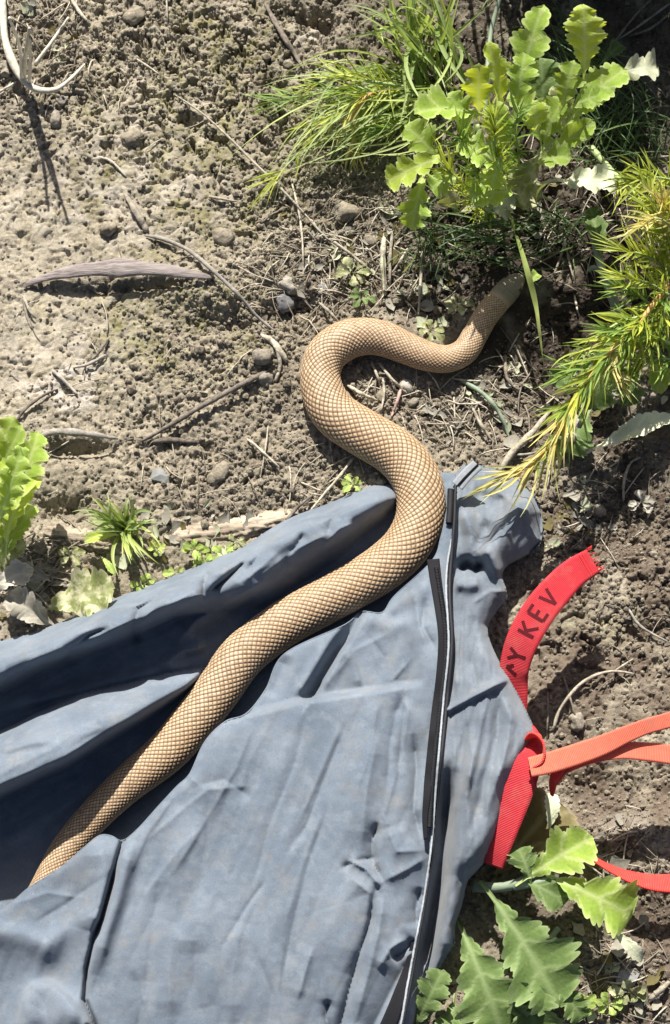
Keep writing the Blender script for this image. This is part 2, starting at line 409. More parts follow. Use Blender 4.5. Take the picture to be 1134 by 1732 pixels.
# ------------------------------------------------------------------ ground
def axis(lo, hi, step, far):
    a = list(np.arange(lo, hi+1e-9, step)); s = step; x = hi; right = []
    while x < far: s *= 1.14; x += s; right.append(x)
    s = step; x = lo; left = []
    while x > -far: s *= 1.14; x -= s; left.append(x)
    return np.array(left[::-1]+a+right)
GX = axis(-.29, .29, .001, 25); GY = axis(-.38, .44, .001, 25)
def soil_height(X, Y):
    u, v = PIX(X, Y)
    near = np.exp(-(np.maximum(np.hypot(X, Y)-.6, 0)/.8)**2)
    low = 7*perlin(X*6, Y*6, 3)+3.0*perlin(X*19, Y*19, 4)
    mm = 1.6*fbm(X*55, Y*55, 3, 5)
    beyond = np.maximum.reduce([np.abs(X)-.29, Y-.44, -.38-Y, 0*X]); fine = 1/(1+(beyond/.025)**2)
    # places the photograph shows as crumbly, and as flat crust
    crumb = .35+.9*blob(u, v, 360, 600, 170, 120)+.9*blob(u, v, 330, 60, 330, 130)+.8*blob(u, v, 470, 430, 130, 150)+.9*blob(u, v, 760, 680, 170, 120)+.7*blob(u, v, 1000, 900, 150, 90)+.6*blob(u, v, 430, 820, 160, 60)+.7*blob(u, v, 600, 400, 180, 200)+.6*blob(u, v, 1080, 1420, 90, 60)+.5*blob(u, v, 30, 60, 130, 90)
    crumb = np.clip(crumb-.9*blob(u, v, 200, 330, 260, 150)-.6*blob(u, v, 80, 600, 170, 80)-.3*blob(u, v, 330, 760, 190, 70), .08, 1.3)
    wx = X+.004*fbm(X*120, Y*120, 3, 31); wy = Y+.004*fbm(X*120, Y*120, 3, 32)
    f1, f2, i1 = worley(wx/.011, wy/.011, 8); mm = mm+crumb*4.0*(np.clip(1-f1*1.1, 0, 1)**.8*(.2+.8*i1**1.5)-.25)
    f1, f2, i1 = worley(wx/.0058, wy/.0058, 18); mm = mm+crumb*2.8*(np.clip(1-f1*1.1, 0, 1)**.8*(.1+.9*i1**1.5)-.25)
    f1, f2, i1 = worley(X/.0032, Y/.0032, 28); mm = mm+(.10+crumb)*1.1*(np.clip(1-f1*1.2, 0, 1)*(.2+.8*i1)-.3)
    # irregular pits and cracks in the crust
    pz = blob(u, v, 330, 130, 290, 150)+.7*blob(u, v, 430, 250, 90, 120)+.6*blob(u, v, 500, 60, 120, 80)+.5*blob(u, v, 1050, 1040, 120, 120)+.35*blob(u, v, 380, 800, 200, 60)
    vx = X+.006*fbm(X*70, Y*70, 3, 41); vy = Y+.006*fbm(X*70, Y*70, 3, 42)
    q = fbm(vx*88, vy*88, 3, 61, .6)
    mm = mm-(.22+.9*pz)*8*sstep(.30, .62, q)
    q = fbm(vx*190, vy*150, 2, 63, .6)
    mm = mm-(.35+.8*pz)*4.5*sstep(.34, .6, q)
    q = np.abs(fbm(vx*26, vy*26, 3, 65)); mm = mm-(.2+.5*pz)*4*sstep(.09, .0, q)
    mm = mm+1.1*(1-2*np.abs(fbm(X*170, Y*170, 3, 66, .65)))*(.25+crumb*.8)
    f1, f2, i1 = worley(X/.0021, Y/.0021, 38); mm = mm+(.08+.8*crumb)*.9*(np.clip(1-f1*1.3, 0, 1)*(i1 > .45)-.2)
    mm = mm*fine+low
    # banks and hollows
    mm = mm+9*blob(u, v, 330, 490, 90, 35)-6*blob(u, v, 390, 545, 70, 25)-9*blob(u, v, 250, 488, 120, 10)
    mm = mm-14*blob(u, v, 100, 860, 45, 25)-12*blob(u, v, 130, 760, 55, 14)-10*blob(u, v, 500, 520, 40, 25)
    mm = mm-18*blob(u, v, 870, 430, 130, 110)-10*blob(u, v, 1050, 880, 110, 60)+6*blob(u, v, 1060, 1010, 90, 70)
    mm = mm-10*blob(u, v, 1040, 1340, 110, 40)+8*blob(u, v, 1090, 1410, 80, 26)-8*blob(u, v, 1090, 1540, 80, 50)
    mm = mm-16*blob(u, v, 545, 30, 20, 14)-10*blob(u, v, 500, 22, 40, 16)
    # flatten under the bag and along the snake
    d, s, par = polydist(u, v, np.array([p[:2] for p in SN[17:]]))
    k = sstep(62, 30, d); mm = mm*(1-k)+k*(-.5+.5*mm*.3)
    ins = inpoly(u, v, BAG_POLY); db, _, _ = polydist(u, v, np.array(BAG_POLY+[BAG_POLY[0]]))
    k = np.where(ins, sstep(-5, 25, db), sstep(22, -5, db)*.3)
    mm = mm*(1-k)+k*(-3)
    return mm*.001*near
XX, YY = np.meshgrid(GX, GY, indexing='ij')
ZZ = soil_height(XX, YY)
def GH(x, y):
    x = np.asarray(x, float); y = np.asarray(y, float)
    i = np.clip(np.searchsorted(GX, x)-1, 0, len(GX)-2); j = np.clip(np.searchsorted(GY, y)-1, 0, len(GY)-2)
    fx = (x-GX[i])/(GX[i+1]-GX[i]); fy = (y-GY[j])/(GY[j+1]-GY[j])
    return (ZZ[i, j]*(1-fx)+ZZ[i+1, j]*fx)*(1-fy)+(ZZ[i, j+1]*(1-fx)+ZZ[i+1, j+1]*fx)*fy
def PG(u, v, dz=0.0):
    z = np.zeros(np.shape(np.asarray(u, float)))
    for _ in range(4):
        p = P(u, v, z); z = GH(p[..., 0], p[..., 1])+dz
    return P(u, v, z)
gu, gv = PIX(XX, YY)
moss = .75*blob(gu, gv, 330, 260, 240, 180)+.6*blob(gu, gv, 300, 560, 190, 90)+.7*blob(gu, gv, 790/2, 60, 90, 60)+.5*blob(gu, gv, 1040, 1040, 70, 60)
moss = np.clip(1.5*moss*(.6+.9*fbm(XX*30, YY*30, 3, 77)), 0, .9)
humus_shade = np.clip(blob(gu, gv, 1000, 330, 260, 330)+1.2*blob(gu, gv, 870, 460, 170, 160)+.6*blob(gu, gv, 1060, 830, 120, 70)+.6*blob(gu, gv, 760, 60, 220, 130)+.55*blob(gu, gv, 940, 1560, 170, 170), 0, .95)*sstep(-.6, .3, fbm(XX*25, YY*25, 3, 78)+.3)  # dark humus soil, with plant shade deepened in its colour
pale = np.clip(1.3*blob(gu, gv, 115, 655, 60, 34)+.35*blob(gu, gv, 60, 690, 80, 30)+.42*blob(gu, gv, 190, 330, 230, 150)+.35*blob(gu, gv, 90, 590, 150, 70)+.45*blob(gu, gv, 520, 90, 50, 60)+.4*blob(gu, gv, 1080, 1410, 80, 40), 0, .9)*sstep(-.4, .4, fbm(XX*60, YY*60, 3, 79))
g = mk('ground', np.stack([XX, YY, ZZ], -1).reshape(-1, 3), gridfaces(len(GX), len(GY)), 'soil', attrs={'damp': np.clip((sstep(760, 980, gu)*.8+.5*blob(gu, gv, 640, 560, 180, 140))*sstep(-.55, .25, fbm(XX*22, YY*22, 4, 81)), 0, .85), 'moss': moss, 'humus_shade': humus_shade, 'pale': pale})
tag(g, 'pale crumbly dry soil ground with mossy tinges', 'ground', kind='structure')

# ------------------------------------------------------------------ snake bag
class Field:
    """a sheet of cloth over a pixel grid; H is its height in mm"""
    def __init__(self, u0, u1, v0, v1, step, base):
        self.u = np.arange(u0, u1+.1, step); self.v = np.arange(v0, v1+.1, step); self.step = step
        self.U, self.V = np.meshgrid(self.u, self.v, indexing='ij'); self.H = np.full(self.U.shape, float(base))
    def crease(self, pts, amp, wl, wr, taper=True, kind='g'):
        d, s, t = polydist(self.U, self.V, pts)
        w = np.where(s > 0, wl, wr)
        if kind == 'g': f = np.exp(-(d/w)**2)
        elif kind == 'e': f = np.exp(-d/w)
        else: f = np.clip(1-d/w, 0, 1)
        if taper:
            x = t/(len(pts)-1); f = f*np.clip(np.minimum(x, 1-x)*5+.15, 0, 1)
        self.H += amp*f
    def roll(self, pts):
        """pts: (u, v, height, width on the left side of travel, width on the right side)"""
        d, s, t = polydist(self.U, self.V, [p[:2] for p in pts]); a = np.array(pts, float); i = np.arange(len(a))
        h = np.interp(t, i, a[:, 2]); wl_ = np.interp(t, i, a[:, 3]); wr_ = np.interp(t, i, a[:, 4])
        xl = np.clip(d/wl_, 0, 1); xr = np.clip(d/wr_, 0, 1)
        f = np.where(s > 0, np.sqrt(np.clip(1-xl**2.2, 0, 1)), .5*(1+np.cos(math.pi*xr))**1.0)
        self.H = np.maximum(self.H, h*f)
    def build(self, name, poly, mat, parent, lift=None):
        U, V, H = self.U, self.V, self.H
        cu = (U[:-1, :-1]+U[1:, 1:])/2; cv = (V[:-1, :-1]+V[1:, 1:])/2
        keep = inpoly(cu, cv, poly)
        F = gridfaces(*U.shape)[keep.ravel()]
        cnt = np.zeros(U.size, int); np.add.at(cnt, F.ravel(), 1)
        bnd = (cnt > 0) & (cnt < 4)
        uu = U.ravel().copy(); vv = V.ravel().copy()
        pl = np.array(list(poly)+[poly[0]], float); b = np.where(bnd)[0]
        bu, bv = uu[b], vv[b]; best = np.full(len(b), 1e9); nu = bu.copy(); nv = bv.copy()
        for k in range(len(pl)-1):
            dvec = pl[k+1]-pl[k]; L2 = dvec@dvec+1e-9
            t = np.clip(((bu-pl[k, 0])*dvec[0]+(bv-pl[k, 1])*dvec[1])/L2, 0, 1)
            eu = pl[k, 0]+t*dvec[0]; ev = pl[k, 1]+t*dvec[1]; dd = np.hypot(bu-eu, bv-ev)
            m = dd < best; best[m] = dd[m]; nu[m] = eu[m]; nv[m] = ev[m]
        m = best < self.step*1.6
        uu[b[m]] = nu[m]; vv[b[m]] = nv[m]
        used = np.where(cnt > 0)[0]; remap = np.full(U.size, -1); remap[used] = np.arange(len(used))
        Vt = P(uu[used], vv[used], H.ravel()[used]*.001)
        return mk(name, Vt, remap[F], mat, parent)
def smoothpoly(pts, n): return [tuple(x) for x in catmull(pts, n)]
bag = empty('cloth_bag', tuple(P(400, 1400, -.003)), 'blue grey zippered cotton bag lying crumpled and open on soil', 'bag')

# back panel: the raised rim, the inside, and the fold the snake lies beside
B = Field(-260, 800, 780, 1760, 2.5, 5)
B.roll([(-260, 1240, 50, 55, 60), (-100, 1172, 52, 55, 55), (0, 1138, 62, 54, 40), (60, 1112, 62, 46, 34), (120, 1090, 61, 46, 36), (200, 1058, 58, 48, 38), (290, 1016, 54, 42, 40), (350, 990, 50, 42, 60), (410, 962, 46, 40, 95), (470, 924, 44, 36, 100), (540, 895, 42, 40, 80), (600, 866, 40, 36, 55), (640, 846, 34, 28, 45), (664, 838, 20, 20, 30)])
B.roll([(-260, 1440, 40, 80, 60), (-60, 1352, 62, 88, 34), (0, 1326, 66, 84, 30), (60, 1300, 67, 84, 28), (110, 1278, 66, 88, 28), (170, 1240, 60, 76, 30), (230, 1205, 46, 54, 30), (290, 1170, 32, 34, 26), (345, 1142, 22, 14, 20)])
# creases on the rim
B.crease([(232, 1090), (225, 1060), (235, 1030), (275, 1005)], -9.5, 7, 9, kind='e'); B.crease([(345, 1015), (345, 985), (352, 965)], -13.5, 6, 7, kind='e')
B.crease([(355, 1002), (385, 978), (420, 945)], -16.2, 7, 9, kind='e'); B.crease([(290, 1035), (330, 1008), (350, 1005)], 8.1, 9, 10, kind='e')
B.crease([(105, 1125), (118, 1100), (150, 1075), (185, 1062)], -8.1, 6, 9, kind='e'); B.crease([(150, 1085), (200, 1060), (240, 1042)], 5.4, 10, 10, kind='e')
B.crease([(0, 1165), (20, 1140), (55, 1125)], -6.8, 8, 10, kind='e'); B.crease([(300, 1090), (330, 1050), (400, 1010), (470, 965)], 10.8, 20, 22, kind='e')
B.crease([(270, 1130), (310, 1100), (350, 1092)], 12.2, 12, 9, kind='e'); B.crease([(545, 925), (575, 895), (600, 885)], 6.8, 8, 10, kind='e')
B.crease([(555, 905), (560, 880), (575, 865)], -5.4, 6, 6, kind='e'); B.crease([(470, 960), (500, 925), (515, 900)], -4.7, 6, 8, kind='e')
B.crease([(410, 985), (440, 960), (470, 935)], 4.1, 8, 9, kind='e'); B.crease([(60, 1080), (140, 1060), (220, 1025)], 2.4, 6, 6, kind='e')
for pts, a, w1, w2 in [([(238, 1080), (245, 1045), (290, 1000)], 6, 6, 12), ([(200, 1075), (260, 1040), (330, 1000)], 4, 5, 10), ([(400, 985), (430, 950), (455, 910)], -5, 5, 10), ([(180, 1045), (240, 1025), (300, 990)], -3.5, 4, 8), ([(20, 1110), (90, 1085), (170, 1060)], 2.6, 4, 10), ([(440, 975), (500, 930), (560, 900)], 3.5, 5, 14), ([(330, 1075), (380, 1050), (440, 1000)], -4, 6, 12)]:
    B.crease(pts, a, w1, w2, kind='e')
# inside of the bag
B.crease([(0, 1200), (120, 1170), (260, 1138), (350, 1118)], 7, 14, 10); B.crease([(0, 1245), (60, 1225), (130, 1190)], 4, 14, 16)
B.crease([(0, 1270), (40, 1258), (85, 1250)], 5, 10, 8); B.crease([(20, 1420), (100, 1370), (180, 1330)], 3, 16, 16)
B.crease([(480, 1150), (540, 1100), (590, 1060)], 8, 22, 14)
fold = np.cos(np.radians(-26))*B.U+np.sin(np.radians(-26))*B.V; across = -np.sin(np.radians(-26))*B.U+np.cos(np.radians(-26))*B.V
B.H += 1.8*fbm(fold/170, across/34, 3, 101)+.2*fbm(B.U/22, B.V/22, 3, 102)
d, s, t = polydist(B.U, B.V, np.array([p[:2] for p in SN[:20]]))
B.H = np.where(d < 60, B.H*(1-sstep(48, 26, d))+4.5*sstep(48, 26, d), B.H)
db, _, _ = polydist(B.U, B.V, LIP+[(700, 800), (770, 798)])
B.H = B.H*np.sqrt(np.clip(db/26, 0, 1))*(db < 26)+B.H*(db >= 26)
B.H = np.maximum(B.H, 1.0)
hid = inpoly(B.U, B.V, smoothpoly(FRONT_E, 120)+SEAM[::-1][:0]+[(760, 1080), (745, 1230), (700, 1600), (650, 1760), (-260, 1760)])
df, _, _ = polydist(B.U, B.V, FRONT_E)
B.H = np.where(hid, np.minimum(B.H, 5+25*np.exp(-df/18)*(B.U < 0)), B.H)
B.build('back_panel', smoothpoly(LIP, 160)+[(700, 803), (740, 799), (772, 800), (768, 900), (760, 1030), (745, 1230), (700, 1600), (650, 1760), (-260, 1760)], 'cloth', bag)

# front panel: the big wrinkled sheet over the snake's tail
Fp = Field(-260, 800, 790, 1960, 2.5, 45)
U, V = Fp.U, Fp.V
Fp.H += 4*sstep(0, 1, 0*U)
Fp.H -= 16*sstep(1500, 1950, V)
step = np.interp(U, [-260, 347, 381, 417, 498, 651, 690, 800], [-9e3, 1200, 1219, 1208, 1187, 1164, 1158, 1150])
Fp.H -= 13*sstep(8, -8, V-step)*(U > 340)*sstep(725, 670, U)
Fp.H -= 10*sstep(1090, 930, V)
Fp.H -= 10*sstep(660, 752, U)*sstep(1100, 1300, V)
Fp.crease([(613, 1034), (588, 1080), (560, 1125), (530, 1176)], -15, 5, 20, False)
Fp.crease([(600, 1030), (560, 1085), (520, 1150), (500, 1180)], 5, 9, 9)
Fp.crease([(486, 1108), (470, 1150), (455, 1180)], -5, 12, 20)
Fp.crease([(585, 1090), (600, 1125), (612, 1163)], 3.5, 4, 14); Fp.crease([(583, 1092), (560, 1130), (540, 1160)], 4, 14, 5)
Fp.crease([(650, 1040), (690, 1010), (730, 985)], 3, 8, 14); Fp.crease([(612, 1040), (660, 1060), (700, 1050)], 3, 12, 16)
# deep folds at the left
Fp.crease([(208, 1420), (198, 1455), (186, 1505), (172, 1555), (158, 1590), (147, 1640), (143, 1690), (160, 1735), (180, 1800)], -11, 4, 4, False)
Fp.crease([(196, 1470), (186, 1505), (172, 1555), (158, 1590)], -9, 6, 6)
Fp.crease([(225, 1420), (212, 1470), (200, 1520), (180, 1580), (162, 1650)], 7, 12, 22)
Fp.crease([(170, 1420), (175, 1470), (165, 1530), (150, 1575)], 8, 16, 26)
Fp.H -= 7*sstep(185, 130, U+(V-1500)*.25)*sstep(1440, 1520, V)
Fp.crease([(-60, 1560), (0, 1578), (40, 1582), (80, 1600), (105, 1580), (135, 1560)], 4.5, 16, 24, False)
Fp.H -= 5*np.exp(-(((U-85)/60)**2+((V-1650)/40)**2))
Fp.H -= 9*np.exp(-(((U-10)/30)**2+((V-1680)/75)**2))
Fp.crease([(36, 1732), (44, 1695), (60, 1672), (85, 1668), (110, 1690), (142, 1730)], 8, 8, 26, False)
Fp.H += 9*np.exp(-(((U-90)/50)**2+((V-1720)/40)**2))
# small pressed creases and soft swells in the middle
for pts, a, wl_, wr_ in [([(587, 1225), (560, 1290), (520, 1395), (490, 1440)], -2.6, 4, 9), ([(575, 1230), (545, 1300), (505, 1395)], 1.6, 9, 4),
        ([(556, 1365), (520, 1470), (495, 1570), (480, 1650)], -2.4, 5, 10), ([(545, 1370), (510, 1470), (480, 1570)], 1.5, 10, 5),
        ([(450, 1490), (420, 1530), (375, 1605)], -1.6, 3, 5), ([(320, 1312), (345, 1335), (420, 1330)], 3.5, 12, 14), ([(330, 1330), (380, 1318), (425, 1350)], -4, 16, 18),
        ([(300, 1340), (250, 1410), (215, 1490)], 1.5, 4, 10), ([(355, 1330), (350, 1420), (330, 1560)], -2.5, 20, 30), ([(270, 1490), (255, 1600), (245, 1690)], -3.5, 16, 22),
        ([(300, 1560), (285, 1640), (290, 1720)], 3, 20, 16), ([(530, 1600), (515, 1650), (505, 1690)], 3, 5, 10), ([(640, 1240), (620, 1340), (612, 1440)], 4, 14, 18),
        ([(700, 1080), (690, 1160), (680, 1250), (672, 1330)], -3.5, 7, 9), ([(675, 1180), (660, 1260), (655, 1340)], -2.5, 6, 8), ([(720, 1010), (715, 1060), (738, 1100)], -4, 6, 7),
        ([(700, 1000), (708, 1050), (720, 1090)], 2.5, 6, 7), ([(690, 1165), (675, 1200), (690, 1150)], -2, 5, 6), ([(590, 1455), (620, 1470), (645, 1500)], 7, 8, 7),
        ([(640, 1390), (630, 1425), (632, 1460), (648, 1492)], -8, 5, 8), ([(575, 1470), (605, 1455), (640, 1450)], -4, 6, 9), ([(655, 1400), (672, 1440), (722, 1438)], 5, 16, 14),
        ([(722, 1450), (690, 1470), (650, 1490)], 4, 8, 16), ([(636, 1500), (626, 1560), (606, 1620), (590, 1680), (575, 1740), (560, 1800)], -10, 5, 9), ([(590, 1480), (625, 1510), (618, 1570), (598, 1650)], 7, 14, 24),
        ([(650, 1510), (640, 1580), (620, 1660), (600, 1730)], 5, 14, 14), ([(556, 1690), (552, 1720), (560, 1760)], -7, 5, 6), ([(705, 1590), (680, 1612), (662, 1622)], -8, 7, 12),
        ([(700, 1610), (670, 1660), (640, 1720), (620, 1760)], -7, 16, 20), ([(690, 1585), (660, 1605), (640, 1640)], 5, 12, 8), ([(700, 1240), (705, 1300), (700, 1370), (712, 1420)], -7, 7, 9),
        ([(712, 1500), (704, 1540), (706, 1570)], -7, 6, 7), ([(460, 1220), (420, 1290), (390, 1400)], 2, 30, 40), ([(410, 1560), (395, 1640), (390, 1730)], 3, 26, 26), ([(330, 1590), (330, 1660), (345, 1730)], -3, 16, 20)]:
    Fp.crease(pts, a*1.15, wl_*1.15, wr_*1.15, kind='e')
for pts, a, w1, w2 in [([(430, 1225), (400, 1300), (330, 1420), (290, 1480)], 2.2, 6, 24), ([(520, 1200), (500, 1290), (455, 1400), (430, 1500)], -1.6, 4, 16), ([(640, 1180), (630, 1260), (600, 1350)], 2.0, 5, 20),
        ([(250, 1420), (320, 1360), (360, 1330)], 1.8, 5, 12), ([(240, 1520), (300, 1440), (340, 1400)], 1.4, 4, 14), ([(430, 1600), (460, 1680), (450, 1760)], -2, 5, 18), ([(680, 1280), (650, 1380), (660, 1400)], 2, 5, 12),
        ([(700, 1110), (665, 1150), (690, 1200), (680, 1290)], 2.4, 4, 9), ([(20, 1530), (80, 1510), (150, 1520)], 1.6, 5, 12), ([(60, 1560), (110, 1530), (180, 1480)], -1.8, 5, 12), ([(225, 1640), (240, 1700), (230, 1760)], -2, 4, 14),
        ([(480, 1600), (470, 1680), (490, 1760)], 2.2, 6, 18), ([(620, 1070), (650, 1110), (640, 1160)], -1.6, 5, 16), ([(560, 1150), (600, 1100), (660, 1070)], 1.4, 4, 12)]:
    Fp.crease(pts, a, w1, w2, kind='e')
aa = np.radians(114); fa = np.cos(aa)*U+np.sin(aa)*V; fc = -np.sin(aa)*U+np.cos(aa)*V
Fp.H += 2.2*fbm(fa/420, fc/90, 2, 111)+1.1*np.abs(fbm(fa/380, fc/42, 2, 112))+.15*fbm(U/18, V/18, 3, 113)
de, _, _ = polydist(U, V, smoothpoly(FRONT_E, 150))
Fp.H -= 1.5*np.exp(-de/4)
frontpoly = smoothpoly(FRONT_E, 260)+SEAM[1:]+[(-260, 1960)]
Fp.build('front_panel', frontpoly, 'cloth', bag)
# folded edge of the mouth
def fheight(fld, u, v):
    i = np.clip((np.asarray(u)-fld.u[0])/fld.step, 0, len(fld.u)-1.01); j = np.clip((np.asarray(v)-fld.v[0])/fld.step, 0, len(fld.v)-1.01)
    a = i.astype(int); b = j.astype(int); fx = i-a; fy = j-b; H = fld.H
    return ((H[a, b]*(1-fx)+H[a+1, b]*fx)*(1-fy)+(H[a, b+1]*(1-fx)+H[a+1, b+1]*fx)*fy)
c = catmull(FRONT_E, 300); z = fheight(Fp, c[:, 0], c[:, 1]+2)*.001-.0006
v_, f_ = tubegeo(P(c[:, 0], c[:, 1], z), .0005, 6)
mk('hem', v_, f_, 'cloth', bag)

# side panel, right of the zipper
S = Field(640, 940, 770, 1960, 2.5, 0)
U, V = S.U, S.V
seamx = np.interp(V, [p[1] for p in SEAM], [p[0] for p in SEAM])
hz = np.interp(V, [780, 850, 950, 1100, 1300, 1450, 1600, 1960], [10, 26, 30, 38, 46, 44, 32, 26])
S.H = hz+8*sstep(0, 60, U-seamx)*sstep(1000, 1150, V)*sstep(1560, 1400, V)
S.H -= 34*np.exp(-((U-seamx-22)/15)**2)*sstep(1270, 1380, V)*sstep(1700, 1600, V)
S.crease([(826, 934), (850, 905), (875, 870), (900, 845)], 9, 26, 20, False)
S.crease([(826, 934), (838, 960), (852, 985), (866, 1012)], 10, 12, 10, False)
S.crease([(775, 968), (790, 955), (805, 962), (820, 950)], -16, 12, 9); S.crease([(768, 985), (790, 990), (815, 985)], 6, 12, 12)
S.crease([(785, 860), (800, 905), (800, 950)], 7, 10, 12); S.crease([(800, 830), (830, 850), (860, 850)], -7, 14, 18); S.crease([(830, 880), (810, 920), (800, 945)], -6, 12, 12)
S.crease([(760, 1200), (800, 1178), (856, 1150)], 6, 6, 5, False); S.crease([(800, 1040), (802, 1090), (796, 1140)], -3, 7, 8); S.crease([(820, 1190), (808, 1260), (790, 1340)], 4, 6, 9)
S.crease([(845, 1180), (838, 1250), (815, 1340), (800, 1400)], -3.5, 7, 9); S.crease([(775, 1060), (776, 1120), (770, 1170)], 3, 6, 7); S.crease([(840, 1130), (850, 1180), (880, 1230)], 3, 10, 10)
S.crease([(795, 1210), (785, 1270), (775, 1330)], -3, 6, 8); S.crease([(870, 1225), (850, 1290), (825, 1370)], 3, 8, 8)
for pts, a, w1, w2 in [([(775, 1210), (768, 1300), (772, 1400)], 3, 4, 9), ([(812, 1060), (800, 1120), (810, 1180)], -2.6, 3, 8), ([(825, 1100), (830, 1150), (815, 1230)], 2.4, 3, 9), ([(790, 1190), (800, 1280), (785, 1380)], 2.6, 3, 8),
        ([(850, 1210), (835, 1300), (812, 1390)], -2.6, 3, 8), ([(785, 1010), (782, 1080), (775, 1150)], -2.4, 3, 8), ([(868, 1200), (858, 1260), (838, 1340)], 2.4, 3, 7), ([(840, 830), (868, 850), (900, 880)], 2.4, 4, 9), ([(790, 840), (820, 880), (835, 930)], -2.4, 4, 9), ([(800, 1020), (830, 1000), (855, 1000)], 2.4, 4, 8)]:
    S.crease(pts, a, w1, w2, kind='e')
S.H += 2.4*fbm(U/30, V/150, 3, 121)+1.2*np.abs(fbm(U/22+V/90, V/70, 2, 123))+.2*fbm(U/16, V/22, 3, 122)
dr, _, _ = polydist(U, V, SIDE_R)
edge0 = np.interp(V, [780, 930, 1000, 1100, 1500, 1700], [.1, .2, .35, .5, .5, .3]); wv = 30+8*np.sin(V/23.)
S.H = np.where(dr < wv, S.H*(edge0+(1-edge0)*np.sqrt(np.clip(1-(1-dr/wv)**2, 0, 1))), S.H)
S.H = np.maximum(S.H, 1.0)
S.build('side_panel', smoothpoly(SIDE_R, 240)+SEAM[::-1][:-1], 'cloth_side', bag)

# zipper: tapes, coils, pale piping
def on_front(pts, n, dz):
    c = catmull(pts, n); z = (np.maximum(fheight(Fp, c[:, 0], c[:, 1]), fheight(S, c[:, 0], c[:, 1])))*.001
    k = np.ones(9)/9; zp = np.pad(z, 4, mode='edge'); z = np.convolve(zp, k, 'valid')
    return c, P(c[:, 0], c[:, 1], z+dz)
def ribbon(C, width, sidev=None, thick=.0008, twist=None, nw=7, crown=0.0):
    C = np.asarray(C, float); n = len(C); width = np.broadcast_to(np.asarray(width, float), (n,))
    T = norm(np.gradient(C, axis=0)); S_ = norm(np.cross(T, np.array([0, 0, 1.0]))); N = np.cross(S_, T)
    tw = np.zeros(n) if twist is None else np.radians(np.asarray(twist, float))
    D = S_*np.cos(tw)[:, None]+N*np.sin(tw)[:, None]; Q = np.cross(D, T)
    w = np.linspace(-.5, .5, nw)
    top = C[:, None]+D[:, None]*(w*width[:, None])[..., None]+Q[:, None]*(thick/2+crown*(1-(2*w)**2))[None, :, None]
    bot = top-Q[:, None]*thick
    ring = np.concatenate([top, bot[:, ::-1]], 1); m = ring.shape[1]
    s = np.concatenate([[0], np.cumsum(np.linalg.norm(np.diff(C, axis=0), axis=1))])
    Vv = ring.reshape(-1, 3); F = [tuple(x) for x in gridfaces(n, m, True)]
    F.append(tuple(range(m))[::-1]); F.append(tuple(range(len(Vv)-m, len(Vv))))
    uv = np.stack([np.repeat(s, m), np.tile(np.concatenate([w, w[::-1]]), n)], 1)
    return Vv, F, uv, (C, D, Q, T)
zl = [(733, 946), (738, 985), (745, 1030), (750, 1080), (746, 1140), (738, 1200), (730, 1270), (723, 1340), (719, 1385), (720, 1420)]
c, C3 = on_front(zl, 160, .0004)
vv, ff, uv, _ = ribbon(C3, np.interp(np.linspace(0, 1, 160), [0, .2, .5, .8, 1], [21, 17, 14, 13, 6])*.0004, thick=.0008)
tape = mk('zipper_tape', vv, ff, 'zip_tape', bag, uv=uv)
def coil(pts, n, rad, turns, dz, name, mat, parent):
    c, C3 = on_front(pts, n, dz)
    T = norm(np.gradient(C3, axis=0)); S_ = norm(np.cross(T, np.array([0, 0, 1.0]))); N = np.cross(S_, T)
    a = np.linspace(0, turns*2*math.pi, n)[:, None]
    v_, f_ = tubegeo(C3+S_*np.cos(a)*rad+N*np.sin(a)*rad*.7, rad*.42, 5)
    return mk(name, v_, f_, mat, parent)
coil([(738, 960), (746, 1010), (753, 1060), (754, 1110), (748, 1170), (740, 1240), (732, 1320), (727, 1400)], 1500, .0011, 170, .0010, 'zipper_coil', 'zip', tape)
zr = [(771, 822), (770, 850), (769, 880), (765, 930), (761, 985), (762, 1030), (765, 1075), (763, 1120), (757, 1180), (750, 1250), (744, 1310), (738, 1380), (731, 1450), (719, 1530), (703, 1620), (688, 1700), (672, 1780), (655, 1860)]
c, C3 = on_front(zr, 200, .0020)
v_, f_ = tubegeo(C3, np.interp(np.linspace(0, 1, 200), [0, .1, .45, .6, 1], [.0011, .0013, .0012, .0008, .0010]), 7)
mk('zipper_cord', v_, f_, 'zip', bag)
coil([(763, 828), (762, 855), (760, 885)], 360, .0017, 34, .0022, 'zipper_coil', 'zip', bag)
zp = [(766, 905), (757, 955), (755, 1000), (758, 1050), (759, 1100), (751, 1180), (744, 1260), (737, 1340), (731, 1420), (719, 1510), (704, 1590), (690, 1665), (678, 1735), (655, 1850)]
c, C3 = on_front(zp, 300, .0018)
v_, f_ = tubegeo(C3, .0008, 6, rough=.12)
mk('piping', v_, f_, 'zip_pale', bag)
c, C3 = on_front([(774, 822), (790, 803), (808, 786)], 60, .0022)
vv, ff, uv, _ = ribbon(C3, .0085, thick=.0008); end = mk('zipper_end', vv, ff, 'cloth_edge', bag, uv=uv)
c2, C3 = on_front([(776, 820), (790, 804), (806, 788)], 240, .0032)
v_, f_ = tubegeo(C3+np.array([.7, .7, 0])*(.0028*np.sin(np.linspace(0, 26*math.pi, 240)))[:, None], .0006, 5)
mk('stitching', v_, f_, 'zip_tape', end)
c, C3 = on_front([(702, 1590), (690, 1640), (674, 1690), (655, 1740), (630, 1800)], 60, .0006)
vv, ff, uv, _ = ribbon(C3, np.interp(np.linspace(0, 1, 60), [0, .4, 1], [.003, .008, .012]), thick=.0008); mk('zipper_tape', vv, ff, 'zip_tape', bag, uv=uv)

